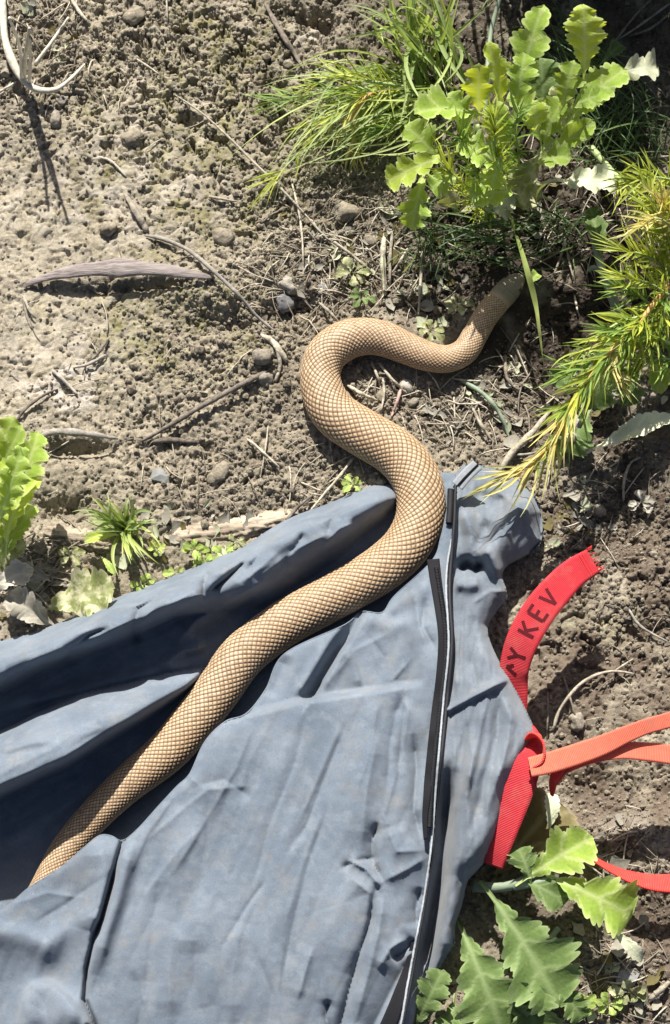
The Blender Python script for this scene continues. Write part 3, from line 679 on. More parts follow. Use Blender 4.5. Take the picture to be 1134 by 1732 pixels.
# ------------------------------------------------------------------ snake
def build_snake():
    n = 1500; nr = 176; NR = 48
    c = catmull(SN, n); u, v, w, zc = c.T; w = w*np.interp(v, [900, 1050], [.945, .985])
    w = np.convolve(np.pad(w, 12, mode='edge'), np.ones(25)/25, 'valid'); zc = np.convolve(np.pad(zc, 20, mode='edge'), np.ones(41)/41, 'valid')
    C = P(u, v, zc*.001); R = w*.5*MPP(C)
    s = np.concatenate([[0], np.cumsum(np.linalg.norm(np.diff(C, axis=0), axis=1))]); L = s[-1]
    x = L-s                                            # distance back from the snout
    HL = .031                                          # head length
    h = np.clip(1-x/HL, 0, 1)
    prof = np.interp(h, [0, .15, .35, .55, .75, .88, .96, 1], [1, 1.0, 1.05, 1.0, .82, .61, .38, .04])
    tail = np.sqrt(np.clip(s/.05, 0.02, 1))
    R = R-.0006; Rw = R*prof*tail; Rh = R*np.interp(h, [0, .3, .6, .85, 1], [.86, .80, .74, .56, .06])*tail
    T = norm(np.gradient(C, axis=0)); S_ = norm(np.cross(T, np.array([0, 0, 1.0]))); N = np.cross(S_, T)
    th = np.linspace(0, 2*math.pi, nr, endpoint=False)
    a = np.cumsum(np.concatenate([[0], np.diff(s)/(.275*(R[1:]+.001))]))
    A = a[:, None]; Bq = (th/(2*math.pi)*NR)[None, :]
    p = A+Bq/2; q = A-Bq/2; fp = p-np.floor(p); fq = q-np.floor(q)
    ed = np.minimum(np.minimum(fp, 1-fp), np.minimum(fq, 1-fq))
    tone = _h(np.floor(p), np.floor(q) % 9973, 3)
    Hd = h[:, None]+0*Bq; sk = 1-sstep(.10, .16, Hd)
    # head shields: a few broad plates
    lat = np.sin(th)[None, :]*0+np.cos(th)[None, :]*Rw[:, None]
    top = (np.sin(th)[None, :] > .1)
    sh = np.minimum.reduce([np.abs(lat)/.0022+.06+1*(h[:, None] > .42), np.abs(Hd-.42)/.05, np.abs(Hd-.68)/.05, np.abs(Hd-.82)/.05, np.abs(np.abs(lat)-.0058)/.0018+1*((h[:, None] < .42)+(h[:, None] > .68)), np.full(Hd.shape, 1.0)])
    mouth = np.abs(np.sin(th)[None, :]+.38+.12*Hd)/.07
    ed2 = np.where(Hd > .25, np.minimum(np.where(top, .12+sh*.4, .5), .04+mouth*.4), .5)
    edge = np.clip(ed*sk+np.clip(ed2, 0, .5)*(1-sk), 0, 1)
    lean = .5+.5*(1-(fp+fq)/2)
    bump = np.sqrt(np.clip(np.minimum(ed*3.0, 1), 0, 1))*lean*sk*.0012*np.clip(Rw/.018, .35, 1.2)[:, None]
    bump = bump+(1-sk)*.00035*np.clip(edge*4, 0, 1)*(h < .97)[:, None]
    brow = .0008*np.exp(-((Hd-.62)/.10)**2)*np.exp(-((np.abs(np.cos(th)[None, :])-.80)/.16)**2)*top
    rw = Rw[:, None]+bump+brow; rh = Rh[:, None]+bump+brow
    cs, sn = np.cos(th)[None, :], np.sin(th)[None, :]
    ssn = np.where(sn < -.55, -.55-(-.55-sn)*.35, sn)  # flat belly
    Vt = C[:, None]+S_[:, None]*(cs*rw)[..., None]+N[:, None]*(ssn*rh)[..., None]
    belly = np.broadcast_to(sstep(-.35, -.6, sn), Hd.shape)
    root = empty('snake', tuple(P(560, 640, 0)), 'tan brown scaled snake sliding out of the cloth bag', 'snake')
    F = gridfaces(n, nr, True)[:, ::-1]
    head = sstep(.02, .3, Hd)
    # pull snout and tail closed
    mk('body', Vt.reshape(-1, 3), np.ascontiguousarray(F), 'snake', root, attrs={'edge': edge, 'tone': tone*(1-head)+.5*head, 'head': head*.9, 'belly': belly*.9})
    k = int(np.argmin(np.abs(h-.62)))
    for sg in (-1, 1):
        cc = C[k]+S_[k]*sg*Rw[k]*.84+N[k]*Rh[k]*.50
        a1 = np.linspace(0, math.pi, 9); a2 = np.linspace(0, 2*math.pi, 14, endpoint=False)
        vv = np.stack([np.outer(np.sin(a1), np.cos(a2)), np.outer(np.sin(a1), np.sin(a2)), np.outer(np.cos(a1), np.ones(14))], -1).reshape(-1, 3)*.0018+cc
        mk('eye', vv, gridfaces(9, 14, True), 'eye', root)
    return C
SNAKE_C = build_snake()

# ------------------------------------------------------------------ loose soil and litter
def lump(rad, seed, squash=.75, sub=1):
    import bmesh
    bm = bmesh.new(); bmesh.ops.create_icosphere(bm, subdivisions=sub, radius=1)
    v = np.array([x.co[:] for x in bm.verts]); f = np.array([[q.index for q in t.verts] for t in bm.faces]); bm.free()
    g = np.random.default_rng(seed)
    k = g.normal(size=(4, 3))*1.6; ph = g.uniform(0, 6, 4)
    v = v*(1+.16*np.sin(v@k.T+ph).sum(1, keepdims=True)*.7)+g.normal(size=v.shape)*.05
    v[:, 2] *= squash
    return v*rad, f
def crumbs():
    base = [lump(1, k, .85, 1 if k > 7 else 0) for k in range(10)]
    N = 68000
    u = RNG.uniform(-130, 1270, N); v = RNG.uniform(-80, 1780, N)
    dens = .20-.15*blob(u, v, 180, 330, 230, 140)-.12*blob(u, v, 80, 600, 170, 80)+.55*blob(u, v, 360, 600, 180, 120)+.5*blob(u, v, 300, 80, 340, 140)+.9*blob(u, v, 500, 470, 140, 150)+.8*blob(u, v, 740, 680, 180, 110)+.8*blob(u, v, 1000, 880, 160, 110)+.6*blob(u, v, 430, 800, 170, 70)+.8*blob(u, v, 640, 380, 170, 160)+.8*blob(u, v, 1080, 1410, 90, 60)+.4*blob(u, v, 1060, 1040, 120, 120)+.5*blob(u, v, 1060, 1640, 120, 110)+.4*blob(u, v, 40, 120, 120, 140)
    keep = RNG.uniform(0, 1, N) < dens
    ins = inpoly(u, v, BAG_POLY); keep &= ~ins
    d, _, _ = polydist(u, v, np.array([p[:2] for p in SN[16:]])); keep &= d > 30
    u, v = u[keep], v[keep]; n = len(u)
    r = .0007+.0021*RNG.beta(1.0, 4.2, n); r[RNG.uniform(0, 1, n) < .025] *= 1.9
    p = PG(u, v); hum_shade = np.clip(.30*sstep(780, 980, u)+blob(u, v, 1000, 330, 230, 300)+blob(u, v, 870, 470, 150, 130)+.5*blob(u, v, 1060, 830, 120, 70), 0, .9); Vs = []; Fs = []; tn = []; k = 0  # crumbs take the same painted plant shade and humus darkening
    for i in range(n):
        bv, bf = base[i % 10]; a = RNG.uniform(0, 6.28); c_, s_ = math.cos(a), math.sin(a)
        R_ = np.array([[c_, -s_, 0], [s_, c_, 0], [0, 0, 1]])
        Vs.append(bv@R_.T*(r[i]*np.array([1, RNG.uniform(.7, 1.1), 1]))+p[i]+np.array([0, 0, r[i]*.35])); Fs.append(bf+k); k += len(bv)
        tn.append(np.full(len(bv), max(RNG.beta(1, 3), 1.15*hum_shade[i])))
    o = mk('soil_crumbs', np.vstack(Vs), np.vstack(Fs), 'crumb', smooth=False, attrs={'tone': np.concatenate(tn)})
    tag(o, 'loose crumbs of dry soil scattered over the ground', 'soil crumbs', kind='stuff')
crumbs()

def strawgeo(p0, ang, L, r, bend, lift, seed):
    t = np.linspace(0, 1, 7); dirv = np.array([math.cos(ang), math.sin(ang)]); nv = np.array([-dirv[1], dirv[0]])
    xy = p0[:2]+np.outer(t*L, dirv)+np.outer(bend*L*(t*t), nv)
    z = GH(xy[:, 0], xy[:, 1]); z = np.maximum(z, np.linspace(z[0], z[-1], 7))+r+lift*np.sin(t*math.pi)
    return tubegeo(np.column_stack([xy, z]), r*np.linspace(1, .6, 7), 4)
def litter():
    g = np.random.default_rng(33); parts = []
    zones = [(620, 450, 110, 90, 120, .0004), (740, 680, 150, 90, 120, .0004), (1000, 300, 130, 150, 150, .00035), (880, 480, 110, 110, 70, .0003), (520, 470, 80, 120, 60, .0004), (350, 790, 200, 70, 30, .0003),
             (300, 160, 280, 150, 30, .0003), (1010, 850, 130, 80, 45, .0004), (60, 90, 90, 90, 50, .0005), (1050, 1420, 90, 60, 30, .0004), (1040, 1640, 100, 90, 60, .0004), (60, 960, 90, 60, 60, .0005), (170, 590, 160, 90, 25, .0003), (1060, 1080, 90, 110, 16, .0003), (560, 860-40, 120, 40, 25, .0004)]
    zones += [(600, 440, 120, 90, 110, .0005), (700, 660, 120, 60, 60, .0005), (850, 640, 70, 70, 50, .0005), (960, 420, 110, 90, 60, .0003)]
    for cu, cv, ru, rv, n, r in zones:
        for _ in range(n):
            u = cu+g.normal()*ru*.6; v = cv+g.normal()*rv*.6
            if inpoly(np.array([u]), np.array([v]), BAG_POLY)[0]: continue
            if polydist(np.array([u]), np.array([v]), np.array([p[:2] for p in SN[16:]]))[0][0] < 60: continue
            parts.append(strawgeo(PG(u, v), g.uniform(0, 6.28), g.uniform(.006, .030), r*g.uniform(.7, 1.7), g.normal()*.25, g.uniform(0, .004), 0))
    h = len(parts)//2; g.shuffle(order := list(range(len(parts))))
    for idx, mt, lab in ((order[:h], 'straw', 'pale'), (order[h:], 'straw_dark', 'dull brown')):
        V_, F_ = merge([parts[i] for i in idx])
        tag(mk('plant_litter', V_, F_, mt), 'fine %s dry plant fibres littering the soil' % lab, 'plant litter', kind='stuff')
litter()

def scraps():
    g = np.random.default_rng(91); out = {'leaf_dry': [], 'leaf_pale': [], 'leaf_brown': []}
    for cu, cv, ru, rv, n in [(620, 420, 90, 80, 46), (740, 500, 60, 60, 22), (800, 690, 110, 60, 34), (960, 880, 80, 50, 30), (1010, 640, 90, 60, 20), (60, 970, 70, 60, 22), (1000, 1430, 80, 50, 18), (1060, 1640, 80, 70, 20), (520, 400, 50, 90, 14), (900, 330, 150, 60, 16), (300, 900, 160, 34, 40), (60, 80, 70, 70, 10)]:
        for _ in range(n):
            u = cu+g.normal()*ru*.6; v = cv+g.normal()*rv*.6
            if inpoly(np.array([u]), np.array([v]), BAG_POLY)[0] or polydist(np.array([u]), np.array([v]), np.array([p[:2] for p in SN[16:]]))[0][0] < 52: continue
            b = PG(u, v, .0012); a = g.uniform(0, 6.28); L = g.uniform(.004, .013); m = 5
            e = b[:2]+L*np.array([math.cos(a), math.sin(a)]); t = np.linspace(0, 1, m)
            C = np.column_stack([np.outer(1-t, b[:2])+np.outer(t, e), np.zeros(m)]); C[:, 2] = np.maximum(GH(C[:, 0], C[:, 1]), np.linspace(b[2], GH(*e)+g.uniform(.0008, .005), m))+.0006
            sd_ = np.array([-math.sin(a), math.cos(a), g.uniform(-.6, .6)])*L*g.uniform(.2, .45)
            ww = np.array([.35, .9, 1, .8, .15])*(1+.25*g.normal(size=m))
            V_ = np.stack([C-sd_*ww[:, None], C-np.array([0, 0, L*.12]), C+sd_*ww[:, None]], 1).reshape(-1, 3)
            out[['leaf_dry', 'leaf_dry', 'leaf_pale', 'leaf_brown'][g.integers(4)]].append((V_, [tuple(x) for x in gridfaces(m, 3)]))
    for (mt, parts), w in zip(out.items(), ('grey dry', 'bleached pale', 'brown')):
        V_, F_ = merge(parts)
        tag(mk('leaf_litter', V_, F_, mt), 'small %s scraps of dead leaf scattered on the soil' % w, 'leaf litter', kind='stuff')
scraps()

# ------------------------------------------------------------------ twigs, bark, stones
def stick(name, pts, r, mat, label, cat, n=40, lift=0.0, arch=0.0, taper=(1, .7), flat=1.0, rough=.06, seg=8, group=None, sink=.3, branches=()):
    """pts: pixels (u, v[, extra height in mm]); r: radius in photo pixels"""
    pts = [(*p, 0)[:3] for p in pts]
    c = catmull(pts, n); p = PG(c[:, 0], c[:, 1]); rm = r*.0004*(.62 if name == 'straw_stem' else .85)*np.interp(np.linspace(0, 1, n), [0, .06, .5, .94, 1], [taper[0]*.45, taper[0], 1, taper[1], taper[1]*.35])*(1+.10*np.sin(np.linspace(0, 23, n)+pts[0][0]))
    z = p[:, 2]; w = max(3, n//8)|1
    zs = np.array([z[max(0, i-w//2):i+w//2+1].max() for i in range(n)]); zs = np.convolve(np.pad(zs, w//2, mode='edge'), np.ones(w)/w, 'valid')
    z = zs+rm*flat*(1-sink)+lift+arch*np.sin(np.linspace(0, math.pi, n))+c[:, 2]*.001
    C = P(c[:, 0], c[:, 1], z)
    v_, f_ = tubegeo(C, rm, seg, flat, rough, int(abs(pts[0][0])+abs(pts[0][1])))
    if not branches:
        return tag(mk(name, v_, f_, mat), label, cat, group)
    root = empty(name, tuple(C[n//2]-np.array([0, 0, rm[n//2]])), label, cat, group)
    mk('stalk', v_, f_, mat, root)
    for bp, br in branches:
        bp = [(*q, 0)[:3] for q in bp]; c = catmull(bp, 20); k = int(np.argmin(np.hypot(C[:, 0]-PG(*bp[0][:2])[0], C[:, 1]-PG(*bp[0][:2])[1])))
        z0 = C[k, 2]; g = PG(c[:, 0], c[:, 1])[:, 2]; z = np.maximum(g+br*.0004*.6, z0+(g[-1]-z0)*np.linspace(0, 1, 20))+c[:, 2]*.001
        v_, f_ = tubegeo(P(c[:, 0], c[:, 1], z), br*.0004*np.linspace(1, .55, 20), 6, 1, .05)
        mk('branch', v_, f_, mat, root)
    return root
stick('bark_strip', [(40, 484), (75, 470), (130, 458), (200, 453), (270, 456), (325, 464), (364, 470)], 21, 'bark', 'long curved grey purple bark strip arching over mossy soil', 'bark', 110, 0, .009, (.35, .35), .45, .025, 16)
stick('twig', [(244, 398), (275, 404), (320, 424), (365, 462), (405, 500), (435, 535), (466, 560)], 4.5, 'twig_grey', 'thin bent pale twig passing the end of the bark strip', 'twig', 60, .001, .004)
stick('twig', [(212, 328), (225, 350), (240, 375), (250, 392)], 8, 'pebble', 'short stubby sun bleached stick above the bent pale twig', 'stick', 24, 0, .001, (.5, .8), .7, .08)
stick('twig', [(240, 746), (290, 718), (350, 682), (410, 650), (456, 626)], 6, 'twig', 'straight dark grey twig leaning towards the pebbles beside the snake', 'twig', 50, .001, .004, (.7, .9), 1, .07)
stick('twig', [(60, 742), (95, 730), (150, 734), (200, 742)], 8, 'twig_grey', 'stout grey twig behind the large bright leaf', 'twig', 40, .001, .008, (.8, .5), .8, .06)
stick('twig', [(250, 748), (285, 744), (330, 748)], 7, 'twig', 'short blunt grey stick beside the straight dark twig', 'twig', 24, 0, .001, (.6, .6), .8, .06)
stick('twig', [(28, 712), (45, 690), (75, 668), (98, 658)], 3.5, 'twig', 'thin dark curved twig at the edge of bleached soil patch', 'twig', 24, .001, .002)
stick('straw_stem', [(296, 160), (340, 190), (385, 230), (430, 275), (465, 308), (505, 350), (545, 395), (580, 430)], 4, 'straw', 'long pale dry grass stem running diagonally down to the snake coil', 'dry stem', 60, .001, .004, (.7, .7))
stick('straw_stem', [(448, 5), (470, 45), (495, 85), (515, 118)], 9, 'twig', 'dark decaying stem lying in the pitted soil by the grass', 'dry stem', 40, 0, .002, (.7, .5), .8, .1)
stick('straw_stem', [(418, 742), (440, 760), (474, 792)], 4, 'straw', 'short pale straw lying on bare soil below the dark twig', 'straw', 20, .001, .003)
stick('straw_stem', [(454, 720), (450, 755), (440, 812)], 2.5, 'straw', 'thin upright straw crossing the short pale straw', 'straw', 20, .001, .002)
stick('straw_stem', [(598, 774), (575, 805), (545, 840), (520, 872)], 4, 'straw', 'long pale straw reaching under the snake beside the bag rim', 'straw', 30, .001, .003)
stick('straw_stem', [(484, 882), (500, 862), (530, 836)], 5, 'twig', 'dark broken straw beside the bag rim', 'straw', 20, .001, .003)
stick('straw_stem', [(510, 816), (530, 825), (548, 832)], 3, 'straw', 'tiny pale straw across the long straw by the rim', 'straw', 14, .001, .002)
stick('straw_stem', [(352, 332), (380, 337), (402, 341)], 4, 'straw', 'short pale straw lying alone on the smooth soil crust', 'straw', 14, .001, .001)
stick('straw_stem', [(170, 266), (190, 274), (215, 300)], 4, 'pebble_pale', 'small pale splinter on smooth crust near the round clod', 'splinter', 16, .0, .001)
stick('straw_stem', [(232, 100), (255, 115), (272, 128)], 3, 'straw', 'tiny pale straw in the deeply pitted soil', 'straw', 14, .001, .002)
stick('straw_stem', [(282, 0), (284, 40)], 3, 'straw', 'thin pale stem standing at the pitted soil', 'straw', 14, .001, .002)
stick('straw_stem', [(40, 500), (50, 525), (62, 540)], 4, 'straw', 'forked pale straw by the tip of the bark strip', 'straw', 20, .001, .002, branches=[([(40, 505), (46, 535), (54, 556)], 3)])
stick('straw_stem', [(180, 600), (150, 616), (124, 622)], 5, 'pebble_pale', 'bleached wood splinter on the white soil patch', 'splinter', 20, .001, .002)
stick('straw_stem', [(185, 572), (165, 600), (148, 612)], 3.5, 'twig', 'dark thin splinter above the bleached wood splinter', 'splinter', 16, .001, .002)
stick('straw_stem', [(88, 626), (110, 645), (132, 668)], 5, 'twig_grey', 'grey splinter slanting over the white soil patch', 'splinter', 16, .001, .001)
stick('straw_stem', [(442, 566), (462, 578), (478, 600), (486, 612)], 9, 'straw', 'chunky pale forked straw beside the snake coil', 'straw', 24, .001, .003, (.8, .9), .7, .08, branches=[([(470, 590), (474, 620), (466, 645)], 5)])
stick('pale_root', [(4, -30), (6, 40), (14, 85), (34, 128), (60, 150), (92, 152), (118, 135), (144, 108)], 9, 'root', 'smooth pale curved root with upright shoots', 'root', 70, .002, .006, (.9, .4), .9, .03, 10,
      branches=[([(38, 132), (34, 80, 50), (16, 30, 95)], 4.5), ([(40, 130), (44, 90, 50), (50, 48, 100)], 5), ([(50, 140), (52, 95, 55), (50, 62, 90)], 3.5), ([(60, 108), (85, 75, 12), (116, 30, 20)], 4.5)])
stick('straw_stem', [(0, 155), (14, 147), (28, 138)], 4, 'root', 'thin pale rootlet touching the smooth curved root', 'rootlet', 14, .001, .002)
stick('straw_stem', [(122, 0), (135, 20), (148, 36)], 6, 'straw', 'pale stub of stem near the curved root', 'dry stem', 14, .001, .002)
# straws round the snake's coil and under the leafy plant
for k, (pts, r, mt, lab) in enumerate([
    ([(492, 300), (506, 360), (512, 410), (514, 470)], 3.5, 'straw', 'upright pale straw beside the grey stone chip'),
    ([(560, 405), (600, 435), (645, 475)], 4.5, 'straw', 'pale straw pointing to the bleached stems above the coil'),
    ([(650, 400), (648, 440), (652, 500)], 9, 'straw', 'thick bleached stem standing above the snake coil'),
    ([(664, 392), (660, 440), (660, 490)], 5, 'straw', 'thinner bleached stem pressed against the thick one'),
    ([(690, 420), (672, 450), (660, 465)], 4, 'straw', 'short bleached stem leaning on the thick one'),
    ([(716, 420), (712, 470), (708, 535)], 5, 'straw', 'bleached upright stem behind the snake neck'),
    ([(540, 512), (560, 530), (576, 548)], 5, 'straw', 'short pale straw touching the top of the coil'),
    ([(628, 610), (640, 640), (645, 660)], 4, 'straw', 'pale straw inside the loop of the snake'),
    ([(640, 612), (662, 640), (692, 668)], 4.5, 'straw', 'long straw crossing the loop of the snake'),
    ([(588, 652), (612, 666), (640, 678)], 6, 'straw', 'thick pale straw against the inner bend of the snake'),
    ([(648, 640), (650, 665), (644, 700)], 4, 'straw', 'upright straw standing in the snake loop'),
    ([(680, 652), (672, 680), (662, 706)], 5, 'pinkish', 'pinkish stem chip lying by the snake loop'),
    ([(776, 640), (820, 668), (848, 704), (862, 742)], 7, 'stem_grey', 'curved grey green stem below the snake neck'),
    ([(844, 800), (868, 764), (900, 732), (935, 690)], 10, 'straw', 'thick pale stem rising from the bag to the needle sprig'),
    ([(868, 770), (895, 768), (915, 762)], 4, 'straw', 'thin pale side stem off the thick stem by the bag'),
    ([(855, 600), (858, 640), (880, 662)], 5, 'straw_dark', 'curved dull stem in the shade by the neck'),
    ([(800, 690), (812, 715), (834, 748)], 5, 'straw', 'pale rootlet on crumbly soil above the bag'),
    ([(1055, 848), (1056, 815), (1066, 785), (1084, 773)], 4, 'straw', 'thin white curved root on the dark soil'),
    ([(1062, 1028), (1085, 1060), (1134, 1088)], 4, 'twig_grey', 'thin grey twig on lit soil beside the lettered strap'),
    ([(936, 1235), (950, 1195), (985, 1155), (1030, 1136), (1076, 1140)], 5, 'straw', 'pale arching dry stem beside the lettered strap'),
    ([(1040, 1135), (1055, 1125), (1072, 1114)], 3, 'straw', 'short pale side stem on the arching dry stem'),
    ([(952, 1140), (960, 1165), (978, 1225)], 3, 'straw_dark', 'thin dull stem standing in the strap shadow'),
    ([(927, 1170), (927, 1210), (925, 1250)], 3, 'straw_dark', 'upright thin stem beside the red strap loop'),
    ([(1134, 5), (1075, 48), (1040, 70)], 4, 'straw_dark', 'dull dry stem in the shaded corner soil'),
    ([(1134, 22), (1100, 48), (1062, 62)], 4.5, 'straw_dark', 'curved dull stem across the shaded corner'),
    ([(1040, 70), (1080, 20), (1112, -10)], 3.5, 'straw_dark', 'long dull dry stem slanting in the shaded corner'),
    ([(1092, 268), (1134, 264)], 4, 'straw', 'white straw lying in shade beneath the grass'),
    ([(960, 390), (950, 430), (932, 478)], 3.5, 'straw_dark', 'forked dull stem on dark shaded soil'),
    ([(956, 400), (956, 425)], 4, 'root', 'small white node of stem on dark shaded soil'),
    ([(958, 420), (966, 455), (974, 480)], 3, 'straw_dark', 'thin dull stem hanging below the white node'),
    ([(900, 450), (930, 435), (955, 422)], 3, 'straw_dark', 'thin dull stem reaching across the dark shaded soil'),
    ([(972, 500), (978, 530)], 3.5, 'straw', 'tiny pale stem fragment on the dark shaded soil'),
    ([(1100, 1690), (1134, 1660)], 8, 'straw', 'broad pale straw at the lower soil edge'),
    ]):
    if mt == 'pinkish':
        if 'pinkish' not in M: M['pinkish'] = mat_fibre('pink_stem', (.42, .26, .22), (.62, .45, .40), 260)
    stick('straw_stem', pts, r, mt, lab, 'dry stem', 24, .001, .004, (.9, .6))
def stone(name, u, v, r, mat, label, cat='pebble', squash=.8, seed=0, stretch=1.0, rot=0.0, sub=3):
    p = PG(u, v); vv, ff = lump(1, seed, squash, sub)
    nn = norm(vv); vv = vv*(1+.13*fbm(nn[:, 0]*2.6+seed, nn[:, 1]*2.6+nn[:, 2]*2.1, 3, seed)+.06*np.round(2*fbm(nn[:, 0]*1.7-seed, nn[:, 2]*1.7+nn[:, 1], 2, seed+3))/1)[:, None]+np.random.default_rng(seed).normal(size=vv.shape)*.012
    vv[:, 0] *= stretch; c_, s_ = math.cos(rot), math.sin(rot); vv = vv@np.array([[c_, -s_, 0], [s_, c_, 0], [0, 0, 1]]).T
    rm = r*.00034; V_ = vv*rm+p+np.array([0, 0, rm*squash*.42])
    return tag(mk(name, V_, ff, mat, smooth=(sub > 1)), label, cat)
for a in [('soil_clod', 224, 236, 18, 'pebble_pale', 'round pale clod standing alone on smooth crust', 'clod', 1.0, 1), ('soil_clod', 183, 388, 14, 'pebble', 'angular dark sided clod above the bark strip', 'clod', 1.0, 2),
          ('pebble', 489, 487, 16, 'pebble_pale', 'round pale pebble sitting on a dark one', 'pebble', .95, 3), ('pebble', 481, 512, 17, 'pebble_dark', 'dark grey pebble under the round pale one', 'pebble', .85, 4),
          ('pebble', 446, 605, 20, 'pebble', 'largest brownish pebble near the tip of the dark twig', 'pebble', .8, 5), ('pebble', 450, 644, 15, 'pebble', 'smaller brown pebble touching the dark twig', 'pebble', .9, 6),
          ('pebble', 688, 653, 13, 'pebble_pale', 'smooth white pebble below the snake neck', 'pebble', .9, 7), ('pebble', 700, 680, 11, 'pebble', 'dull pebble beside the smooth white one', 'pebble', .8, 8),
          ('stone_chip', 545, 488, 22, 'chip', 'flat angular grey stone chip above the coil', 'stone', .45, 9), ('stone_chip', 272, 806, 22, 'chip', 'flat blue grey stone chip on bare soil', 'stone', .4, 10),
          ('pebble', 105, 172, 11, 'pebble_pale', 'small pale pebble below the curved root', 'pebble', .9, 11), ('pebble', 97, 203, 13, 'pebble', 'grey pebble in the shadow of the root', 'pebble', .9, 12),
          ('soil_clod', 228, 28, 20, 'pebble_pale', 'knobbly pale clod in the pitted soil', 'clod', .7, 13), ('pebble', 975, 1222, 15, 'pebble', 'pale pebble in the shade above the orange strap', 'pebble', .8, 14),
          ('soil_clod', 1012, 865, 16, 'pebble', 'rough clod on dark soil right of the bag neck', 'clod', .6, 15), ('soil_clod', 900, 985-60, 13, 'pebble_pale', 'pale flake of soil at the bag neck corner', 'clod', .4, 16),
          ('soil_clod', 1010, 620-30, 10, 'pebble_pale', 'small white lump under the needle sprig', 'clod', .8, 17), ('soil_clod', 585, 360, 26, 'pebble', 'pinkish brown clod below the spreading grass', 'clod', .7, 18),
          ('soil_clod', 628, 410, 15, 'pebble', 'small clod under the lowest green leaf', 'clod', .8, 19), ('stone_chip', 1060, 1655, 22, 'chip', 'grey flat flake of stone by the broad pale straw', 'stone', .35, 20),
          ('soil_clod', 378, 400, 20, 'pebble', 'flattish mossy clod beside the long dry stem', 'clod', .5, 21), ('soil_clod', 370, 800, 20, 'pebble', 'crumbly clod on bare soil below the short straw', 'clod', .5, 22),
          ('soil_clod', 645, 690-18, 12, 'pebble', 'small grey clod within the snake loop', 'clod', .8, 23)]:
    stone(*(a[:4]+(('crumb' if a[0] == 'soil_clod' else a[4]),)+a[5:7]), squash=a[7], seed=a[8], sub=1 if a[0] == 'stone_chip' else 3, stretch=random.uniform(1, 1.35), rot=random.uniform(0, 6))
# weathered wood under the tuft, broken in two
for pts, rad, lab, sd_ in [([(292, 906), (330, 904), (380, 898), (430, 888), (480, 876), (500, 868)], .0075, 'weathered pale piece of wood half buried beside the bag rim', 5), ([(75, 900), (110, 906), (150, 914), (190, 922), (222, 932)], .0065, 'darker broken end of weathered wood under the star shaped tuft', 6)]:
    c = catmull(pts, 90); p = PG(c[:, 0], c[:, 1]); zz = np.convolve(np.pad(p[:, 2], 12, mode='edge'), np.ones(25)/25, 'valid')-.0005; C = P(c[:, 0], c[:, 1], zz)
    v_, f_ = tubegeo(C, rad*np.interp(np.arange(90), [0, 4, 30, 60, 85, 89], [.5, .85, 1, .9, .7, .3]), 28, .5, .0)
    g_ = np.random.default_rng(sd_); rid = 1+.22*np.sin(np.arange(28)*2.3+g_.uniform(0, 6, 28)*.2); cc = np.repeat(C, 28, 0)
    v_ = cc+(v_-cc)*(np.tile(rid, 90)*(1+.38*fbm(np.repeat(np.arange(90)/6., 28)+sd_*9, np.tile(np.arange(28)/2., 90), 3, 9)))[:, None]
    tag(mk('wood_piece', v_, f_, 'wood'), lab, 'wood')

# ------------------------------------------------------------------ straps
def strap_geo(pts, n=80, thick=.0013):
    """pts: (u, v, height mm, width px, twist degrees)"""
    c = catmull(pts, n); C = P(c[:, 0], c[:, 1], c[:, 2]*.001); w = c[:, 3]*MPP(C)
    return ribbon(C, w, thick=thick, twist=c[:, 4], nw=9)
st1 = empty('webbing_strap', tuple(P(860, 1190, 0)), 'red webbing strap with black handwritten letters standing beside the bag', 'strap')
vv, ff, uv, fr = strap_geo([(866, 1215, 16, 50, 10), (868, 1170, 26, 50, 10), (870, 1132, 36, 50, 8), (884, 1084, 46, 55, 5), (911, 1036, 52, 57, 0), (940, 1000, 54, 55, -6), (970, 970, 53, 50, -10), (1003, 949, 50, 45, -14)], 120)
mk('webbing', vv, ff, 'red', st1, uv=uv)
gq = np.random.default_rng(12); Cq, Dq, Qq, Tq = fr; parts = []
for k in range(22):
    b0 = Cq[-1]+Dq[-1]*gq.uniform(-.5, .5)*.018; e0 = b0+Tq[-1]*gq.uniform(.001, .005)+Dq[-1]*gq.normal()*.0012+np.array([0, 0, gq.normal()*.001])
    parts.append(tubegeo(np.linspace(b0, e0, 4), .00022, 4))
V_, F_ = merge(parts); mk('frayed_threads', V_, F_, 'pinkred', st1)
for off in (.004, .0065):      # sewn rows across the end
    kq = int(np.argmin(np.abs(np.linalg.norm(Cq-Cq[-1], axis=1)-off))); L = np.linspace(-.46, .46, 40)[:, None]
    V_, F_ = tubegeo(Cq[kq]+Dq[kq]*L*.018+Qq[kq]*(.0007+.0002*np.sin(L*90)), .0003, 4); mk('stitching', V_, F_, 'pinkred', st1)
